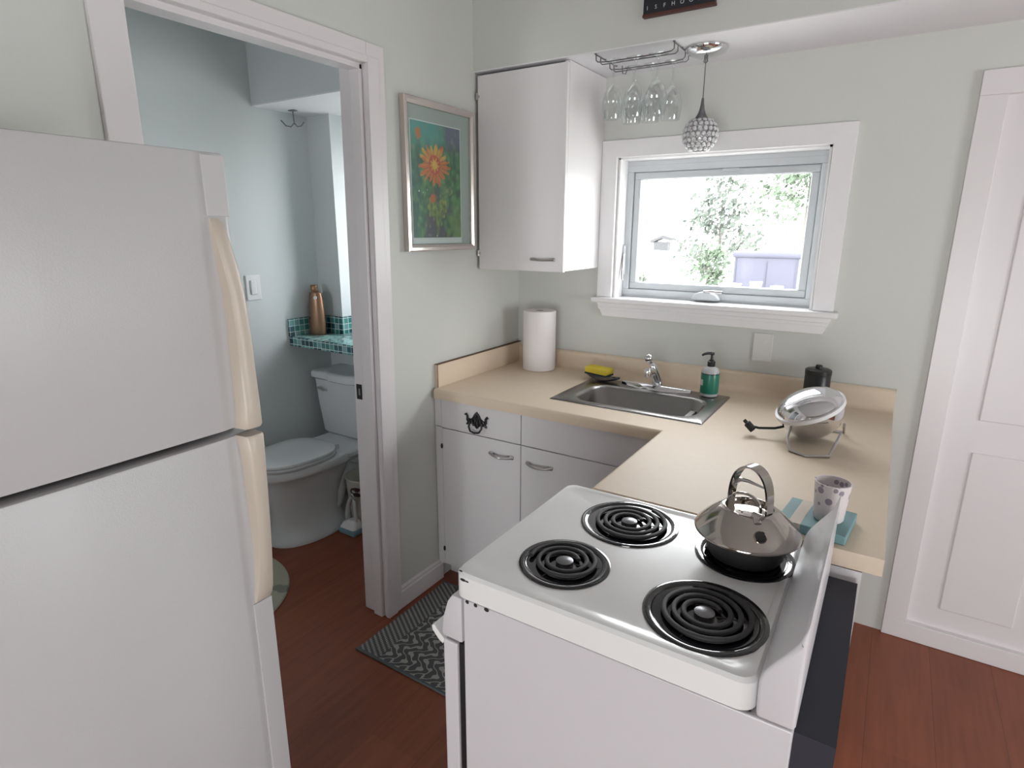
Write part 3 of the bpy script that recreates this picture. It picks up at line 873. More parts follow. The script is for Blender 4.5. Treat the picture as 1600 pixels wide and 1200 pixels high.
# front: control panel, oven door with handle, drawer
b = B()
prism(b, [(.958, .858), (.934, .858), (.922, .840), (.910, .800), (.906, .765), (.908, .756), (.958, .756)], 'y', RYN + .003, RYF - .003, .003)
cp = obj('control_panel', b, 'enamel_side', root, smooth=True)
for k in range(5):
    b = B(); lathe(b, [(.020, 0), (.019, .012), (.012, .014), (.011, .024), (0, .025)], (.913, -1.67 + .085 * k, .808), 20, axis=(-1, 0, .28))
    obj('knob', b, 'black', cp, smooth=True)
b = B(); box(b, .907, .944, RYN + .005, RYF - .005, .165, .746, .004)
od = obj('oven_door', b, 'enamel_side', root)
obj('door_gasket', box(B(), .944, .961, RYN + .012, RYF - .012, .15, .745), 'black', root)
b = B()
prism(b, [(.912, .747), (.895, .762), (.885, .772), (.879, .768), (.881, .758), (.898, .740), (.908, .735)], 'y', RYN + .002, RYF - .002, .0015)
obj('handle', b, 'enamel', od)
obj('oven_window', box(B(), .9055, .9075, -1.66, -1.34, .36, .62, .001), 'black', od)
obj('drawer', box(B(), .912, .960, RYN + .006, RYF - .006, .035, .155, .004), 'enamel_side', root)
# backguard
b = B()
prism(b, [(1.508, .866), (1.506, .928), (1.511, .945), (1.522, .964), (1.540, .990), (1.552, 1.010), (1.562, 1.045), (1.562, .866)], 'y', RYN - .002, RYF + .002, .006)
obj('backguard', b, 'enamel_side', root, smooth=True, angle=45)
obj('rear_gap_shade', box(B(), 1.560, 1.615, RYN + .012, RYF - .006, .04, .856), 'back_shade', root)  # dark box added so the gap behind the range reads as shade
for x in (1.0, 1.52):
    for y in (-1.70, -1.30):
        b = B(); lathe(b, [(.02, 0.0005), (.018, .03)], (x, y, 0), 12); obj('foot', b, 'black', root)

# ------------------------------------------------------------------ kettle on the rear right burner
kx, ky, kz = 1.410, -1.385, ZT + .0093
root = thing('tea_kettle', (kx, ky, kz), 'shiny steel tea kettle standing on the far right burner', 'kettle')
b = B()
lathe(b, [(0, 0), (.070, 0), (.074, .006), (.078, .040)], (kx, ky, kz), 48, cap=False)
obj('base', b, 'soot', root, smooth=True)
b = B()
pr = [(.078, .040), (.096, .046), (.1015, .050), (.1020, .053), (.100, .057), (.086, .073), (.070, .088), (.056, .098), (.048, .1025), (.0465, .1025), (.0455, .099), (.0452, .094), (.040, .093), (.025, .0945), (0, .0955)]
lathe(b, pr, (kx, ky, kz), 64, cap=False)
body = obj('body', b, 'kettle', root, smooth=True, angle=60)
for dx, dy in ((-.016, -.012), (-.010, -.017)):
    b = B(); lathe(b, [(.0022, 0), (0, .0006)], (kx + dx, ky + dy, kz + .0952), 8)
    obj('steam_hole', b, 'black_iron', body)
# broad arched carrying handle
b = B()
hd = Vector((.92, -.40, 0)).normalized(); hn = Vector((.40, .92, 0))
n = 28; R = []
for k in range(n + 1):
    t = k / n; a = PI * t
    u = -.043 * math.cos(a); h = .090 + .098 * math.sin(a) ** .62
    c = Vector((kx, ky, kz)) + hd * u + Vector((0, 0, h))
    w = .0105 + .0025 * math.sin(a)
    tang = Vector((hd.x * .043 * math.sin(a), hd.y * .043 * math.sin(a), .098 * .62 * math.cos(a) * max(math.sin(a), .05) ** -.38)).normalized()
    nn = tang.cross(hn).normalized()
    R.append([c + hn * w + nn * .002, c - hn * w + nn * .002, c - hn * w - nn * .002, c + hn * w - nn * .002])
loft(b, [[tuple(q) for q in r] for r in R])
hdl = obj('handle', b, 'kettle', root, smooth=True, angle=50)
b = B(); tube(b, [tuple(Vector((kx, ky, kz)) + hd * u + Vector((0, 0, h))) for u, h in ((-.038, .140), (-.026, .152), (-.008, .154), (.010, .153), (.030, .152))], [.004, .005, .0035, .0025, .002], 8)
obj('trigger_rod', b, 'nickel', hdl, smooth=True)
# lid grip: thin arch crossing the lid
b = B(); pts = []
for k in range(13):
    a = PI * k / 12
    pts.append(tuple(Vector((kx - .012, ky + .006, kz)) + Vector((.94, -.10, 0)) * (-.036 * math.cos(a)) + Vector((0, 0, .0955 + .030 * math.sin(a)))))
tube(b, pts, .003, 8, flat=(.0045, .0022))
obj('lid_grip', b, 'kettle', root, smooth=True)
# spout facing the room, with hinged flap bracket
b = B()
sdir = Vector((.45, -.89, 0)).normalized(); s0 = Vector((kx, ky, kz)) + sdir * .079 + Vector((0, 0, .076)); sax = (sdir * .72 + Vector((0, 0, .69))).normalized()
lathe(b, [(.0135, -.010), (.0120, .005), (.0110, .007), (.0098, .0055)], s0, 22, axis=sax, cap=False)
obj('spout', b, 'kettle', root, smooth=True)
b = B(); lathe(b, [(.0105, .0056), (.0, .0056)], s0, 22, axis=sax, cap=False)
hl = obj('spout_opening', b, 'black_iron', root); hl['label'] = 'black spout opening'
b = B()
s1 = Vector((kx, ky, kz)) + sdir * .046 + Vector((0, 0, .103))
tube(b, [tuple(s1 + hd * -.006), tuple(s1 + hd * .012)], .009, 10)
tube(b, [tuple(s1 - Vector((0, 0, .0))), tuple(s1 + sdir * .012 - Vector((0, 0, .010)))], .008, 10)
obj('hinge_block', b, 'kettle', root, smooth=True)

# ------------------------------------------------------------------ refrigerator
root = thing('refrigerator', (.30, -2.22, 0), 'white top-freezer refrigerator with cream handles beside the doorway', 'refrigerator')
FE, FB, FX = -1.908, -2.52, .585
obj('body', box(B(), .03, .528, FB, FE - .006, .03, 1.675, .004), 'fridge', root)
b = B(); box(b, .528, .536, FB + .01, FE - .012, .09, 1.68); obj('gasket', b, 'gap', root)
b = B(); prism(b, [(.536, FB), (.536, FE), (FX - .006, FE), (FX, FE - .010), (FX, FE - .045), (FX + .003, FE - .06), (FX + .006, (FE + FB) / 2), (FX, FB + .01)], 'z', 1.201, 1.690, .004)
fd = obj('freezer_door', b, 'fridge', root, smooth=True, angle=40)
b = B(); prism(b, [(.536, FB), (.536, FE), (FX - .006, FE), (FX, FE - .010), (FX, FE - .045), (FX + .003, FE - .06), (FX + .006, (FE + FB) / 2), (FX, FB + .01)], 'z', .085, 1.187, .004)
ld = obj('fridge_door', b, 'fridge', root, smooth=True, angle=40)
def handle(zs, prot, w, inner, parent):
    """zs from the gap outwards: list of z; prot: outward depth; w: strip width; inner: shift of the free edge towards -y"""
    b = B(); R = []
    for z, p, ww, sh in zip(zs, prot, w, inner):
        y1 = FE + .001 - sh; y0 = y1 - ww
        R.append([(FX - .004, y0, z), (FX + p * .85, y0 + .004, z), (FX + p, y0 + .010, z), (FX + p, y1 - .006, z), (FX + p - .006, y1, z), (FX - .012, y1, z)])
    loft(b, R)
    return obj('handle', b, 'cream', parent, smooth=True, angle=45)
handle([1.187, 1.183, 1.15, 1.0, .93, .88, .85, .832, .826], [.028, .032, .031, .024, .019, .014, .010, .006, .002], [.040, .040, .036, .034, .034, .037, .041, .043, .040], [0, 0, 0, 0, 0, 0, 0, .001, .003], ld)
handle([1.201, 1.206, 1.24, 1.38, 1.45, 1.50, 1.54, 1.57, 1.582], [.028, .032, .031, .026, .022, .018, .013, .008, .002], [.040, .040, .036, .034, .034, .034, .032, .028, .024], [0, 0, 0, 0, .001, .006, .012, .018, .022], fd)
b = B(); box(b, FX - .002, FX + .0035, FE - .046, FE - .004, .09, .825, .0015); obj('edge_trim', b, 'fridge', ld)
b = B(); box(b, FX - .002, FX + .0035, FE - .046, FE - .004, 1.585, 1.686, .0015); obj('edge_trim', b, 'fridge', fd)
obj('base_grille', box(B(), .50, .545, FB + .02, FE - .015, .012, .075), 'black', root)

# ------------------------------------------------------------------ framed painting
PY0, PY1, PZ0, PZ1_ = -.827, -.398, 1.483, 2.036
root = thing('framed_picture', (.001, (PY0 + PY1) / 2, PZ0), 'framed orange sunflower painting hung between doorway and wall cabinet', 'picture')
b = B(); w = .026
prof = [(.0, 0.), (.024, .0), (.026, .004), (.026, .014), (.020, .024), (.010, w), (0, w)]     # (x out, inset)
R = []
for yy, zz, sy_, sz_ in ((PY0, PZ0, 1, 1), (PY1, PZ0, -1, 1), (PY1, PZ1_, -1, -1), (PY0, PZ1_, 1, -1)):
    R.append([(.0015 + px_, yy + sy_ * ins, zz + sz_ * ins) for px_, ins in prof])
R.append(R[0]); loft(b, R, False, False); bmesh.ops.remove_doubles(b, verts=b.verts[:], dist=1e-6)
obj('frame', b, 'champagne', root, smooth=True, angle=25)
b = B(); box(b, .002, .010, PY0 + w - .002, PY1 - w + .002, PZ0 + w - .002, PZ1_ - w + .002)
obj('mat_board', b, 'mat_board', root)
AY0, AY1, AZ0, AZ1 = -.783, -.484, 1.514, 1.958
obj('print_border', box(B(), .0100, .0112, AY0 - .004, AY1 + .004, AZ0 - .002, AZ1 + .004), 'print_paper', root)
b = B(); NY, NZ = 96, 140
zb = AZ0 + .020
grid = [[b.verts.new((.0116, AY0 + (AY1 - AY0) * i / NY, zb + (AZ1 - zb) * j / NZ)) for i in range(NY + 1)] for j in range(NZ + 1)]
for j in range(NZ):
    for i in range(NY): b.faces.new((grid[j][i], grid[j][i + 1], grid[j + 1][i + 1], grid[j + 1][i]))
paint = obj('painting', b, 'painting', root, smooth=True)
from mathutils import noise as NO
def mixc(a, c, t): t = max(0, min(1, t)); return tuple(a[k] * (1 - t) + c[k] * t for k in range(3))
def sstep(a, c, x): t = max(0, min(1, (x - a) / (c - a))); return t * t * (3 - 2 * t)
def paintcol(u, v):           # u left-right, v down from the top, both 0..1
    n1 = NO.noise(Vector((u * 4, v * 6, 1))); n2 = NO.noise(Vector((u * 11, v * 13, 5))); n3 = NO.noise(Vector((u * 26, v * 20, 9)))
    c = (.020, .10, .045)
    c = mixc(c, (.075, .27, .085), .45 + n2 * 1.3 + n3 * .6)
    c = mixc(c, (.06, .32, .28), sstep(.34, .05, v) * sstep(.75, .45, u + n1 * .2))
    c = mixc(c, (.12, .12, .22), sstep(.30, .08, v) * sstep(.5, .75, u + n1 * .25) * .9)
    c = mixc(c, (.03, .13, .12), sstep(.25, .0, u + n2 * .12) * sstep(.1, .3, v) * .7)
    c = mixc(c, (.06, .05, .085), sstep(.62, .88, v + n1 * .35 + n3 * .15 + .25 * math.cos((u - .5) * 6) - .2) * .9)
    c = mixc(c, (.15, .26, .07), sstep(.55, .95, u + n2 * .3) * sstep(.55, .9, v) * .7)
    c = mixc(c, (.22, .26, .18), sstep(.35, .6, n3 + n2 * .6) * .6)
    stem = abs(u - .45 - .05 * math.sin(v * 9))
    if v > .5: c = mixc(c, (.10, .16, .05), sstep(.035, .012, stem))
    for (lu, lv, lw, lh, lean, col_) in ((.40, .74, .10, .10, -.4, (.25, .33, .06)), (.60, .72, .09, .10, .5, (.30, .36, .07)), (.50, .80, .08, .10, .0, (.18, .30, .06)), (.70, .57, .12, .045, .8, (.20, .32, .14))):
        du = (u - lu - lean * (lv - v) * .8) / lw; dv = (v - lv) / lh
        d = du * du + dv * dv
        c = mixc(c, mixc(col_, (.05, .12, .04), .5 + n3 * 1.2), sstep(1.15, .45, d + n3 * 1.0 + n2 * .8))
    du, dv = (u - .40) / .07, (v - .645) / .04
    c = mixc(c, (.48, .14, .03), sstep(1.2, .5, du * du + dv * dv + n3 * .8))
    du, dv = (u - .14) / .055, (v - .10) / .05
    c = mixc(c, (.50, .17, .05), sstep(1.2, .5, du * du + dv * dv + n3 * .9))
    # flower head
    x, y = (u - .455) * .299, (v - .35) * .424 / .84
    r = math.hypot(x, y); a = math.atan2(y, x)
    pet = .083 + .014 * math.sin(a * 17 + 1.6 * math.sin(a * 3)) + .008 * math.sin(a * 5 + 1) + n3 * .010
    if r < pet:
        t = r / pet
        ridge = math.sin(a * 26 + 4 * n2)
        pc = mixc((.62, .22, .035), (.56, .12, .03), .5 + .5 * ridge)
        pc = mixc(pc, (.66, .38, .06), sstep(.15, .9, -math.sin(a) * .8 + n2))
        pc = mixc(pc, (.12, .10, .04), sstep(.6, 1.0, math.sin(a * 17 + 1.6 * math.sin(a * 3) + PI)) * .55)
        c = mixc(c, pc, sstep(1.0, .93, t))
    ro = math.hypot(x / .95, y / 1.15)
    if ro < .040: c = mixc(c, mixc((.58, .09, .03), (.40, .05, .03), .5 + n3), sstep(.040, .035, ro))
    if ro < .024 + .008 * math.sin(a * 9): c = mixc((.70, .46, .06), (.64, .26, .04), sstep(.010, .026, ro + n3 * .01))
    for wu, wv in ((.13, .59), (.21, .60), (.29, .575), (.47, .985)):
        if math.hypot((u - wu) * .7, v - wv) < .007: c = (.6, .66, .6)
    return tuple(q * .95 for q in c)
me = paint.data
at_ = me.color_attributes.new('paint', 'FLOAT_COLOR', 'POINT')
for i, v in enumerate(me.vertices):
    wy, wz = v.co.y + WL[paint.name].y, v.co.z + WL[paint.name].z
    cc = paintcol((wy - AY0) / (AY1 - AY0), (AZ1 - wz) / (AZ1 - zb))
    at_.data[i].color = (cc[0], cc[1], cc[2], 1)
b = B(); box(b, .0150, .0165, PY0 + w - .004, PY1 - w + .004, PZ0 + w - .004, PZ1_ - w + .004)
obj('glass', b, 'picglass', root)

# ------------------------------------------------------------------ sign on the bulkhead
root = thing('wall_sign', (.858, SY, 2.272), 'dark wooden sign with small white letters on the bulkhead', 'sign')
obj('board', box(B(), .737, .980, SY - .020, SY - .001, 2.280, 2.415, .002), 'signblack', root)
b = B(); box(b, .735, .982, SY - .022, SY - .001, 2.272, 2.2815, .002); obj('wood_edge', b, 'signwood', root); b = B(); box(b, .735, .982, SY - .022, SY - .001, 2.4145, 2.424, .002)
obj('wood_edge', b, 'signwood', root)
rot = Matrix.Rotation(PI / 2, 4, 'X')
for k, ch_ in enumerate('ISFHOOMT'):
    b = B(); text_mesh(b, ch_, .0175, (.752 + .030 * k, SY - .0212, 2.2985), rot, .0006); obj('letter', b, 'signwhite', root)

# ------------------------------------------------------------------ stemware rack, glasses, pendant
ZR = SZ - .0005
root = thing('wine_glass_rack', (.695, -.27, ZR), 'chrome wire stemware rack under the bulkhead', 'rack')
b = B(); wr = .0022
for x in (.548, .842):
    b = B(); tube(b, [(x, -.385 + .03, ZR - .003), (x, -.16, ZR - .003)], wr, 7)
    for y in (-.355, -.268, -.160):
        lathe(b, [(.005, 0), (.005, .002), (0, .0025)], (x, y, ZR), 8, axis=(0, 0, -1))
    obj('cross_wire', b, 'wire', root, smooth=True)
for y0 in (-.33, -.205):
    b = B()
    for s in (-1, 1):
        y = y0 + .014 * s; yo = y0 + .020 * s
        tube(b, [(.548, yo, ZR - .003), (.549, yo, ZR - .022), (.556, yo, ZR - .028), (.590, y, ZR - .030), (.800, y, ZR - .030), (.834, yo, ZR - .028), (.842, yo, ZR - .022), (.842, yo, ZR - .003)], wr, 7)
    obj('rail', b, 'wire', root, smooth=True)
b = B(); tube(b, [(.575, -.165, ZR - .004), (.577, -.163, ZR - .032), (.590, -.165, ZR - .036), (.605, -.175, ZR - .010)], wr, 7)
obj('hook', b, 'wire', root, smooth=True)

def wine_glass(loc, label):
    r = thing('wine_glass', loc, label, 'wine glass', 'wine glasses hanging in the rack')
    x, y, z = loc
    b = B(); lathe(b, [(0, .0030), (.034, .0012), (.0348, 0), (.034, -.0004), (.010, -.0035), (.0045, -.010), (.0036, -.022), (.0034, -.070), (.006, -.082), (.0, -.085)], (x, y, z), 32, cap=False)
    obj('stem', b, 'wineglass', r, smooth=True, angle=80)
    b = B(); lathe(b, [(0, -.080), (.006, -.082), (.018, -.092), (.030, -.108), (.038, -.132), (.0395, -.155), (.036, -.185), (.0335, -.200), (.0325, -.200), (.035, -.185), (.0385, -.155), (.037, -.132), (.029, -.109), (.017, -.0935), (0, -.086)], (x, y, z), 36, cap=False)
    obj('bowl', b, 'wineglass', r, smooth=True, angle=80)
    return r
zg = ZR - .0268
g0 = wine_glass((.612, -.33, zg), 'wine glass hanging upside down, front left of the rack beside the cabinet')
for x, y, lab in ((.697, -.33, 'wine glass hanging upside down, middle of the front row in the rack'),
                  (.780, -.33, 'wine glass hanging upside down, front row nearest the crystal pendant'),
                  (.640, -.205, 'wine glass hanging upside down at the back of the rack beside the cabinet'),
                  (.715, -.205, 'wine glass hanging upside down, middle of the back row in the rack'),
                  (.795, -.205, 'wine glass hanging upside down at the back of the rack nearest the pendant')):
    dup(g0, (x, y, zg), lab, 'wine glasses hanging in the rack')

px0, py0 = .915, -.215
root = thing('pendant_lamp', (px0, py0, ZR), 'small crystal bead globe pendant lamp in front of the window', 'lamp')
b = B(); lathe(b, [(.074, 0), (.0745, .005), (.068, .015), (.045, .026), (.016, .031), (0, .032)], (px0, py0, ZR), 40, axis=(0, 0, -1))
obj('canopy', b, 'chrome', root, smooth=True, angle=60)
b = B(); tube(b, [(px0 - .004, py0, ZR - .027), (px0 - .006, py0, ZR - .045), (px0, py0, ZR - .049), (px0 + .006, py0, ZR - .045), (px0 + .004, py0, ZR - .027)], .0022, 7)
tube(b, [(px0, py0, ZR - .027), (px0, py0, 2.005)], .0018, 7)
obj('cord', b, 'wire', root)
gz, gr = 1.906, .0605
b = B(); lathe(b, [(.004, 2.030), (.0065, 2.010), (.009, 1.993), (.014, 1.978), (.022, 1.965), (.033, 1.952), (.032, 1.950), (.016, 1.962), (.0, 1.97)], (px0, py0, 0), 28, cap=False)
obj('neck', b, 'wire', root, smooth=True)
b = B(); bb = B()
rows = 7; beads = []
for j in range(rows):
    th = math.radians(40 + j * (146 - 40) / (rows - 1)); rr_ = gr * math.sin(th); z = gz + gr * math.cos(th)
    nb = max(8, int(round(2 * PI * rr_ / .0190)))
    for k in range(nb):
        a = 2 * PI * (k + .5 * (j % 2)) / nb
        d = Vector((math.sin(th) * math.cos(a), math.sin(th) * math.sin(a), math.cos(th)))
        c = Vector((px0, py0, gz)) + d * gr
        rq = Vector((0, 0, 1)).rotation_difference(d).to_matrix()
        beads.append((c, rq))
        e1 = rq @ Vector((1, 0, 0)); e2 = rq @ Vector((0, 1, 0))
        tube(b, [tuple(c + e1 * .0090 * math.cos(q) + e2 * .0090 * math.sin(q)) for q in [2 * PI * i / 10 for i in range(10)]], .0007, 4, closed=True)
beads.sort(key=lambda q: (q[0] - Vector((1.594, -2.562, 1.564))).length)
b0 = None
for c, rq in beads[:100]:
    if b0 is None:
        t = bmesh.new(); bmesh.ops.create_icosphere(t, subdivisions=2, radius=.0088)
        for v in t.verts: v.co.z *= .62
        bmesh.ops.translate(t, verts=t.verts[:], vec=WL[root.name])
        b0 = q = obj('crystal_bead', t, 'crystal', root)
    else:
        q = b0.copy(); COL.objects.link(q); q.parent = root
    q.matrix_local = Matrix.Translation(c - WL[root.name]) @ rq.to_4x4()
for c, rq in beads[100:]:
    t = bmesh.new(); bmesh.ops.create_icosphere(t, subdivisions=2, radius=.0088)
    for v in t.verts: v.co = c + rq @ Vector((v.co.x, v.co.y, v.co.z * .62))
    merge(bb, t)
obj('wire_globe', b, 'wire', root)
if len(beads) > 100: obj('crystal_beads', bb, 'crystal', root, kind='stuff')
b = B(); lathe(b, [(.012, 1.968), (.012, 1.945), (.016, 1.930), (.016, 1.915), (.008, 1.902), (0, 1.900)], (px0, py0, 0), 18)
obj('bulb', b, 'white_plastic', root, smooth=True)

# ------------------------------------------------------------------ rug
root = thing('floor_rug', (.45, -.97, 0), 'grey scroll-patterned kitchen rug on the floor before the base cabinet', 'rug')
obj('pile', box(B(), .045, .850, -1.225, -.705, .001, .007, .002), 'rug', root)
WLr = WL['floor_rug']
b = B(); box(b, .040, .855, -1.236, -1.224, .001, .0085, .002); obj('binding', b, 'rug_bind', root); b = B(); box(b, .040, .855, -.706, -.694, .001, .0085, .002)
obj('binding', b, 'rug_bind', root)

# ------------------------------------------------------------------ bathroom: tiled shelf, toilet, small things
root = thing('tiled_shelf', (-.66, -.2, .936), 'teal mosaic tiled ledge above the toilet tank', 'shelf')
b = B(); box(b, BX + .001, -.122, -.478, .058, .9365, .988)
obj('ledge', b, 'tile', root)
b = B()
box(b, BX + .001, BX + .014, -.482, -.2505, .9885, 1.085); box(b, BX + .014, -1.0065, -.2635, -.2505, .9885, 1.085); box(b, -1.0195, -1.0065, -.2505, .059, .9885, 1.085)
obj('tile_upstand', b, 'tile', root)

root = thing('lotion_bottle', (-1.125, -.335, .9885), 'tall bronze bottle with round white sticker on the tiled shelf', 'bottle')
b = B(); c = (-1.130, -.335, .989)
lathe(b, [(.0, 0), (.050, 0), (.053, .004), (.053, .05), (.049, .15), (.043, .215), (.038, .234), (.022, .240), (.0, .241)], c, 32, sx=1.0, sy=.72)
obj('body', b, 'bronze', root, smooth=True)
b = B(); lathe(b, [(.019, .241), (.020, .243), (.0195, .272), (.017, .275), (0, .275)], (c[0] - .008, c[1], c[2]), 24)
obj('cap', b, 'bronze', root, smooth=True)
b = B(); lathe(b, [(.0105, 0), (.0100, .0012), (0, .0014)], (c[0] + .026, c[1] - .0265, c[2] + .208), 16, axis=(.40, -.90, .12))
obj('sticker', b, 'white_plastic', root)
b = B()
for z0, z1, a0, a1 in ((.088, .100, 215, 262), (.060, .080, 215, 240), (.040, .050, 215, 245)):
    for k in range(5):
        aa, ab = math.radians(a0 + (a1 - a0) * k / 5), math.radians(a0 + (a1 - a0) * (k + 1) / 5)
        rq = .0533
        b.faces.new([b.verts.new((c[0] + rq * math.cos(a), c[1] + rq * .72 * math.sin(a) - .001, c[2] + z)) for a, z in ((aa, z0), (ab, z0), (ab, z1), (aa, z1))])
obj('printing', b, 'bronze_dark', root)

# toilet
TX, TB = -.905, -.203
root = thing('toilet', (TX, -.55, 0), 'white two-piece toilet beneath the tiled shelf', 'toilet')
def ell(cx, cy, rx, ryf, ryb, z, n=36, p=2.3):
    out = []
    for k in range(n):
        a = 2 * PI * k / n; ca, sa = math.cos(a), math.sin(a)
        x = abs(ca) ** (2 / p) * (1 if ca > 0 else -1) * rx
        yv = abs(sa) ** (2 / p) * (1 if sa > 0 else -1)
        out.append((cx + x, cy + yv * (ryb if yv > 0 else ryf), z))
    return out
b = B()
loft(b, [ell(TX, -.66, .166, .268, .215, .001), ell(TX, -.66, .164, .266, .213, .022), ell(TX, -.66, .140, .250, .19, .040), ell(TX, -.66, .122, .235, .17, .10), ell(TX, -.66, .118, .240, .17, .18),
         ell(TX, -.66, .130, .262, .19, .25), ell(TX, -.655, .150, .288, .21, .31), ell(TX, -.65, .161, .302, .24, .355), ell(TX, -.645, .180, .325, .27, .370), ell(TX, -.645, .184, .329, .27, .380), ell(TX, -.645, .183, .328, .27, .410), ell(TX, -.645, .180, .325, .27, .416), ell(TX, -.645, .150, .29, .22, .418)])
obj('bowl', b, 'porcelain', root, smooth=True, angle=60)
b = B(); loft(b, [ring(rrect(TX - .100, TX + .100, -.50, -.245, .03, 4), .330), ring(rrect(TX - .165, TX + .165, -.55, -.225, .04, 4), .378), ring(rrect(TX - .175, TX + .175, -.56, -.215, .04, 4), .388), ring(rrect(TX - .175, TX + .175, -.56, -.215, .04, 4), .408), ring(rrect(TX - .168, TX + .168, -.55, -.222, .035, 4), .416)]); box(b, TX - .085, TX + .085, -.60, -.25, .02, .35, .03, 3); box(b, TX - .125, TX + .125, -.55, -.24, .001, .030, .012, 3)
obj('rear_deck', b, 'porcelain', root, smooth=True)
b = B()
tube(b, [(TX + .060, -.70, .12), (TX + .066, -.62, .085), (TX + .068, -.55, .12), (TX + .068, -.50, .22), (TX + .066, -.44, .285), (TX + .062, -.38, .25), (TX + .060, -.345, .16), (TX + .060, -.335, .03)], [.036, .040, .042, .042, .042, .042, .042, .042], 14)
obj('trapway', b, 'porcelain', root, smooth=True)
def seat_ring(z, g): return ell(TX, -.70, .180 - g, .274 - g, .165 - g, z, 44, 2.5)
b = B(); loft(b, [seat_ring(.420, .004), seat_ring(.426, 0), seat_ring(.433, 0), seat_ring(.437, .006)])
obj('seat', b, 'porcelain', root, smooth=True, angle=50)
b = B(); loft(b, [seat_ring(.4395, .006), seat_ring(.444, .002), seat_ring(.454, .004), seat_ring(.461, .03), seat_ring(.464, .10)])
obj('lid', b, 'porcelain', root, smooth=True, angle=50)
for s in (-1, 1):
    b = B(); lathe(b, [(.014, 0), (.014, .02), (.010, .026), (0, .027)], (TX + s * .075, -.522, .416), 14)
    obj('hinge_cap', b, 'porcelain', root, smooth=True)
b = B()
def tank_ring(z, hw, yf, yb, r): return ring(rrect(TX - hw, TX + hw, yf, yb, r, 5), z)
loft(b, [tank_ring(.417, .170, -.365, TB - .02, .03), tank_ring(.440, .195, -.385, TB - .005, .03), tank_ring(.60, .212, -.395, TB, .03), tank_ring(.745, .222, -.402, TB, .03)])
tk = obj('tank', b, 'porcelain', root, smooth=True, angle=50)
b = B()                                              # lid with a bowed, stepped front
def lidring(z, g):
    pts = []
    hw = .232 + g
    front = [(-1, -.404), (-.55, -.404), (-.40, -.412), (-.28, -.424), (.28, -.424), (.40, -.412), (.55, -.404), (1, -.404)]
    for u, y in front: pts.append((TX + u * hw, y - g, z))
    pts += [(TX + hw, TB, z), (TX - hw, TB, z)]
    return pts
loft(b, [lidring(.747, -.006), lidring(.752, 0), lidring(.780, 0), lidring(.790, -.006), lidring(.796, -.022)])
obj('tank_lid', b, 'porcelain', root, smooth=True, angle=50)
b = B(); tube(b, [(TX - .16, -.402, .70), (TX - .16, -.418, .70), (TX - .11, -.424, .695)], [.010, .009, .007], 10)
obj('flush_lever', b, 'chrome', root, smooth=True)

# bin with oval label
bx, by = -.688, -.462
root = thing('waste_bin', (bx, by, 0), 'beige tapered waste bin with dark oval label beside the toilet', 'bin')
b = B(); lathe(b, [(0, .002), (.076, .001), (.080, .004), (.103, .265), (.1065, .268), (.1065, .277), (.102, .279), (.099, .275), (.077, .010), (0, .008)], (bx, by, 0), 40, cap=False)
obj('bucket', b, 'bin', root, smooth=True)
b = B()
ca = math.radians(-72)                               # oval label wrapped on the wall facing the doorway
def onbin(da, z): r = .0803 + .0227 * z / .265 + .0012; a = ca + da; return (bx + r * math.cos(a), by + r * math.sin(a), z)
cv = b.verts.new(onbin(0, .215)); rg = [b.verts.new(onbin(.42 * math.cos(2 * PI * k / 24), .215 + .027 * math.sin(2 * PI * k / 24))) for k in range(24)]
for k in range(24): b.faces.new((cv, rg[k], rg[(k + 1) % 24]))
lb = obj('oval_label', b, 'maroon', root); 
b = B(); tube(b, [onbin(-.30 + .05 * k, .215 + .003 * math.sin(k * 2.3)) for k in range(13)], .0012, 5)
obj('label_script', b, 'bin', lb)
# toilet brush caddy
root = thing('toilet_brush', (-.66, -.598, 0), 'white toilet brush stand with pale blue base on the bathroom floor', 'toilet brush')
b = B(); box(b, -.722, -.606, -.640, -.556, .001, .036, .008)
obj('base', b, 'paleblue', root, smooth=True)
b = B()
loft(b, [ring(rrect(-.720, -.608, -.638, -.558, .02, 4), .036), ring(rrect(-.706, -.616, -.630, -.564, .02, 4), .062), ring(rrect(-.671, -.628, -.616, -.576, .018, 4), .080)])
obj('cover', b, 'white_plastic', root, smooth=True)
b = B()
tube(b, [(-.692, -.597, .05), (-.690, -.597, .11), (-.674, -.597, .17), (-.650, -.597, .215), (-.634, -.597, .19), (-.630, -.597, .10), (-.630, -.597, .06)], [.015, .014, .012, .011, .010, .010, .011], 10)
obj('handle', b, 'clear', root, smooth=True)
# round mat
root = thing('round_bath_mat', (-.80, -1.40, 0), 'round pale mat on the bathroom floor behind the refrigerator', 'bath mat')
b = B(); lathe(b, [(0, .001), (.402, .001), (.407, .004), (.402, .010), (0, .012)], (-.80, -1.402, 0), 64, cap=False)
obj('mat', b, 'mat', root, smooth=True)
# switch
root = thing('light_switch', (BX, -.67, 1.27), 'white switch plate with glassy rocker on the bathroom wall', 'light switch')
obj('plate', box(B(), BX + .0005, BX + .007, -.712, -.630, 1.207, 1.335, .003), 'white_plastic', root)
obj('rocker', box(B(), BX + .006, BX + .013, -.690, -.655, 1.235, 1.310, .005, 3), 'switchglass', root)
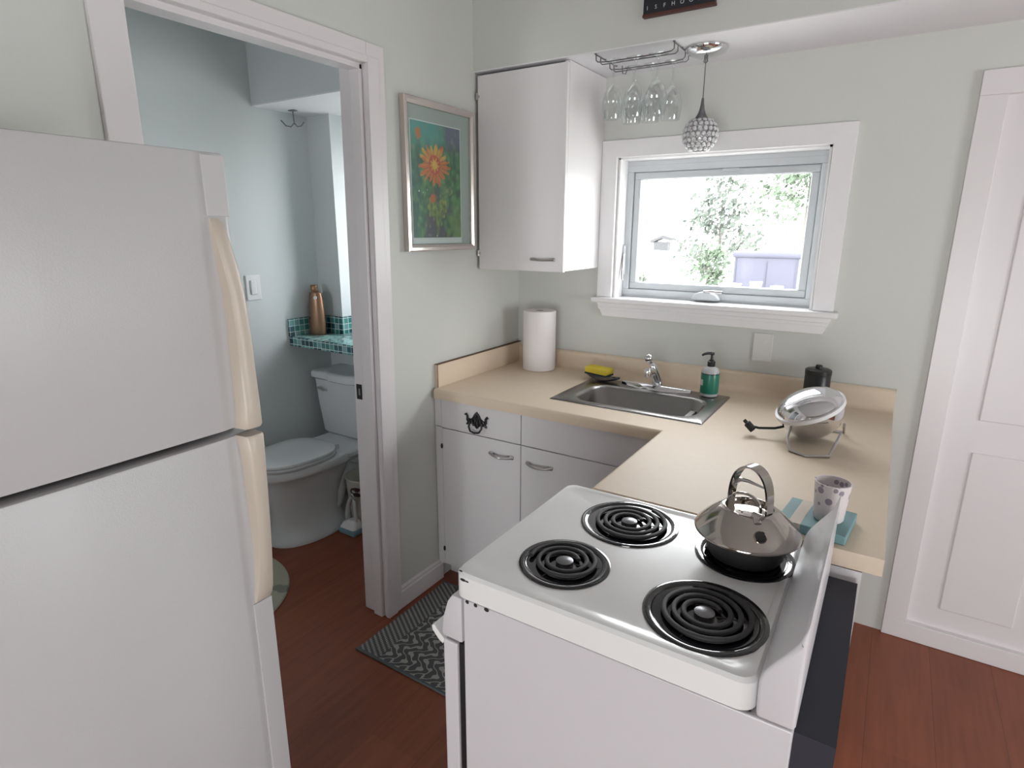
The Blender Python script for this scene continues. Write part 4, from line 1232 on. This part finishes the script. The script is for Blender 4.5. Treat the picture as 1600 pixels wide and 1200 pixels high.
# double hook under the bathroom bulkhead
hx, hy, hz = -1.105, -.408, 2.1500
root = thing('double_hook', (hx, hy, hz), 'metal double hook fixed under the bathroom bulkhead', 'hook')
b = B(); box(b, hx - .020, hx + .020, hy - .014, hy + .014, hz - .0045, hz - .0005, .001)
obj('plate', b, 'iron_grey', root)
b = B()
tube(b, [(hx, hy, hz - .004), (hx + .002, hy, hz - .04), (hx + .004, hy, hz - .068)], .003, 8)
tube(b, [(hx + .004, hy, hz - .060), (hx - .008, hy - .012, hz - .080), (hx - .026, hy - .028, hz - .076), (hx - .042, hy - .044, hz - .050)], .003, 8)
tube(b, [(hx + .004, hy, hz - .060), (hx + .014, hy + .010, hz - .078), (hx + .030, hy + .022, hz - .074), (hx + .042, hy + .032, hz - .055)], .003, 8)
obj('arms', b, 'iron_grey', root, smooth=True)

# ------------------------------------------------------------------ outside
struct('ground', box(B(), -16, 16, .5, 30, -.55, -.45), 'ground')
def tree(name, x, y, z0, h, rx, nleaf, lm, label, cat, size=.10, bare=.35):
    r = thing(name, (x, y, z0), label, cat)
    b = B(); rnd = random.Random(int(x * 100 + y * 10))
    pts = [(x, y, z0), (x + .05 * h * .2, y, z0 + h * .5), (x, y, z0 + h * .97)]
    tube(b, pts, [.06 * h / 3, .04 * h / 3, .008], 8)
    tips = []
    for k in range(26):
        t = bare + (1 - bare) * rnd.random(); a = rnd.random() * 2 * PI
        L = rx * (1.1 - .75 * (t - bare) / (1 - bare)) * (.7 + .4 * rnd.random())
        p0 = Vector((x, y, z0 + h * t)); p1 = p0 + Vector((math.cos(a) * L, math.sin(a) * L, L * (.1 + .25 * rnd.random())))
        tube(b, [tuple(p0), tuple(p0.lerp(p1, .5) + Vector((0, 0, .04 * L))), tuple(p1)], [.012, .008, .003], 5)
        tips.append((p0, p1))
    obj('trunk', b, 'bark', r)
    b = B()
    for k in range(nleaf):
        p0, p1 = rnd.choice(tips); q = p0.lerp(p1, .25 + .8 * rnd.random())
        q = q + Vector((rnd.gauss(0, 1), rnd.gauss(0, 1), rnd.gauss(0, .8))) * size * .9
        d = Vector((rnd.gauss(0, 1), rnd.gauss(0, 1), rnd.gauss(0, 1))).normalized(); e = d.orthogonal().normalized(); f = d.cross(e)
        s = size * (.25 + .35 * rnd.random())
        b.faces.new([b.verts.new(q + e * s), b.verts.new(q + f * s * .55), b.verts.new(q - e * s), b.verts.new(q - f * s * .55)])
    obj('foliage', b, lm, r)
    return r
tree('garden_tree', -.55, 14.6, -.45, 5.3, 1.5, 3400, 'leaf', 'tall pale green tree outside the window above the lavender box', 'tree', .17)
tree('garden_tree', -1.75, 11.0, -.45, 3.1, 1.0, 1500, 'leaf_dark', 'sparse grey-green tree outside the window, left of the lavender box', 'tree', .15)
tree('garden_shrub', -1.32, 8.6, -.45, 1.7, .55, 1100, 'leaf', 'pale shrub outside the window just left of the lavender box', 'shrub', .11, .12)
tree('garden_shrub', -2.95, 9.6, -.45, 1.25, .5, 700, 'leaf', 'low pale shrub outside the window near its left side', 'shrub', .10, .12)
gy = 7.6
root = thing('storage_box', (-.15, gy, -.45), 'lavender garden storage box with rolled top edge outside the window', 'storage box')
obj('panel', box(B(), -.64, .32, gy, gy + .45, -.449, 1.20, .02), 'lavender', root)
b = B(); tube(b, [(-.66, gy + .01, 1.205), (.34, gy + .01, 1.205)], .055, 14)
obj('top_roll', b, 'lavender', root, smooth=True)
for x0, x1, z1 in ((-.148, -.136, 1.10), (-.62, -.60, 1.15), (.28, .30, 1.15)):
    obj('strip', box(B(), x0, x1, gy - .010, gy + .001, .0, z1), 'lav_dark', root)
root = thing('garden_table', (-.15, gy - .5, -.45), 'white garden table in front of the lavender box', 'table')
obj('top', box(B(), -.70, .40, gy - .70, gy - .30, .56, .60, .01), 'pot', root)
for x in (-.66, .36):
    for y in (gy - .67, gy - .33): obj('leg', box(B(), x - .02, x + .02, y - .02, y + .02, -.449, .56), 'pot', root)
p0 = None
for x, h, lab in ((-.48, .16, 'white pot at the left end of the garden table outside'), (-.18, .20, 'white pot in the middle of the garden table outside'), (.12, .15, 'white pot at the right end of the garden table outside')):
    loc = (x, gy - .5, .6005)
    r = thing('flower_pot', loc, lab, 'flower pot', 'white pots on the garden table')
    b = B(); lathe(b, [(0, 0), (.055, 0), (.085, h), (.092, h), (.092, h + .02), (.080, h + .02), (.075, h - .01), (0, h - .01)], loc, 20, cap=False)
    obj('pot', b, 'pot', r, smooth=True)
root = thing('bird_feeder', (-1.52, 6.6, -.45), 'grey roofed bird feeder on a post outside the window', 'bird feeder')
b = B(); prism(b, [(-1.68, 1.42), (-1.48, 1.50), (-1.34, 1.46), (-1.36, 1.42), (-1.50, 1.45), (-1.66, 1.38)], 'y', 6.5, 6.7, .005)
obj('roof', b, 'grey_wood', root)
b = B(); box(b, -1.62, -1.40, 6.52, 6.68, 1.27, 1.40, .01)
obj('house', b, 'grey_wood', root)
obj('post', box(B(), -1.47, -1.43, 6.58, 6.62, -.449, 1.27), 'pot', root)

# ------------------------------------------------------------------ light
wd_ = bpy.data.worlds.new('World'); S.world = wd_; wd_.use_nodes = True
bg = wd_.node_tree.nodes['Background']
bg.inputs['Color'].default_value = (.98, .965, 1.0, 1); bg.inputs['Strength'].default_value = 15.

def area(name, loc, rot, sx, sy, power, col=(1, 1, 1), portal=False):
    l = bpy.data.lights.new(name, 'AREA'); l.shape = 'RECTANGLE'; l.size = sx; l.size_y = sy
    l.energy = power; l.color = col
    if portal: l.cycles.is_portal = True
    o = bpy.data.objects.new(name, l); COL.objects.link(o); o.location = loc; o.rotation_euler = rot
    return o
# daylight coming through the windows of the room behind and beside the camera
area('sky_rear', ((QX0 + QX1) / 2, -5.34, (QZ0 + QZ1) / 2), (PI / 2, 0, 0), QX1 - QX0, QZ1 - QZ0, 1, portal=True)
area('sky_bath_rear', ((UX0 + UX1) / 2, -3.13, (UZ0 + UZ1) / 2), (PI / 2, 0, 0), UX1 - UX0, UZ1 - UZ0, 1, portal=True)  # portal for the added bathroom window
area('sky_right', (4.34, (RY0 + RY1) / 2, (RZ0 + RZ1) / 2), (0, PI / 2, 0), RZ1 - RZ0, RY1 - RY0, 1, portal=True)
for nm, x0, x1, z0, z1 in (('kitchen', WX0, WX1, WZ0, WZ1), ('bath', NX0, NX1, NZ0, NZ1)):
    area('sky_' + nm, ((x0 + x1) / 2, .175 if nm != 'bath' else .21, (z0 + z1) / 2), (-PI / 2, 0, 0), x1 - x0, z1 - z0, 1, portal=True)

# ------------------------------------------------------------------ camera
F, YAW, PITCH, ROLL = 927.875, -.56707, -.25349, .0039853
cam = bpy.data.cameras.new('Camera'); co = bpy.data.objects.new('Camera', cam); COL.objects.link(co)
cam.sensor_fit = 'HORIZONTAL'; cam.sensor_width = 36; cam.lens = F * 36 / 1600; cam.clip_start = .02; cam.clip_end = 200
f = Vector((math.sin(YAW) * math.cos(PITCH), math.cos(YAW) * math.cos(PITCH), math.sin(PITCH)))
r = Vector((math.cos(YAW), -math.sin(YAW), 0)); u = r.cross(f)
c_, s_ = math.cos(ROLL), math.sin(ROLL)
r2 = r * c_ + u * s_; u2 = u * c_ - r * s_
co.matrix_world = Matrix(((r2.x, u2.x, -f.x, 1.594), (r2.y, u2.y, -f.y, -2.562), (r2.z, u2.z, -f.z, 1.564), (0, 0, 0, 1)))
S.camera = co

S.cycles.use_denoising = True
S.cycles.max_bounces = 10; S.cycles.diffuse_bounces = 7; S.cycles.transparent_max_bounces = 16
S.cycles.sample_clamp_indirect = 6; S.cycles.caustics_reflective = False; S.cycles.caustics_refractive = False
S.view_settings.view_transform = 'Standard'; S.view_settings.look = 'None'
S.view_settings.exposure = .12; S.view_settings.gamma = 1.; S.view_settings.use_curve_mapping = False
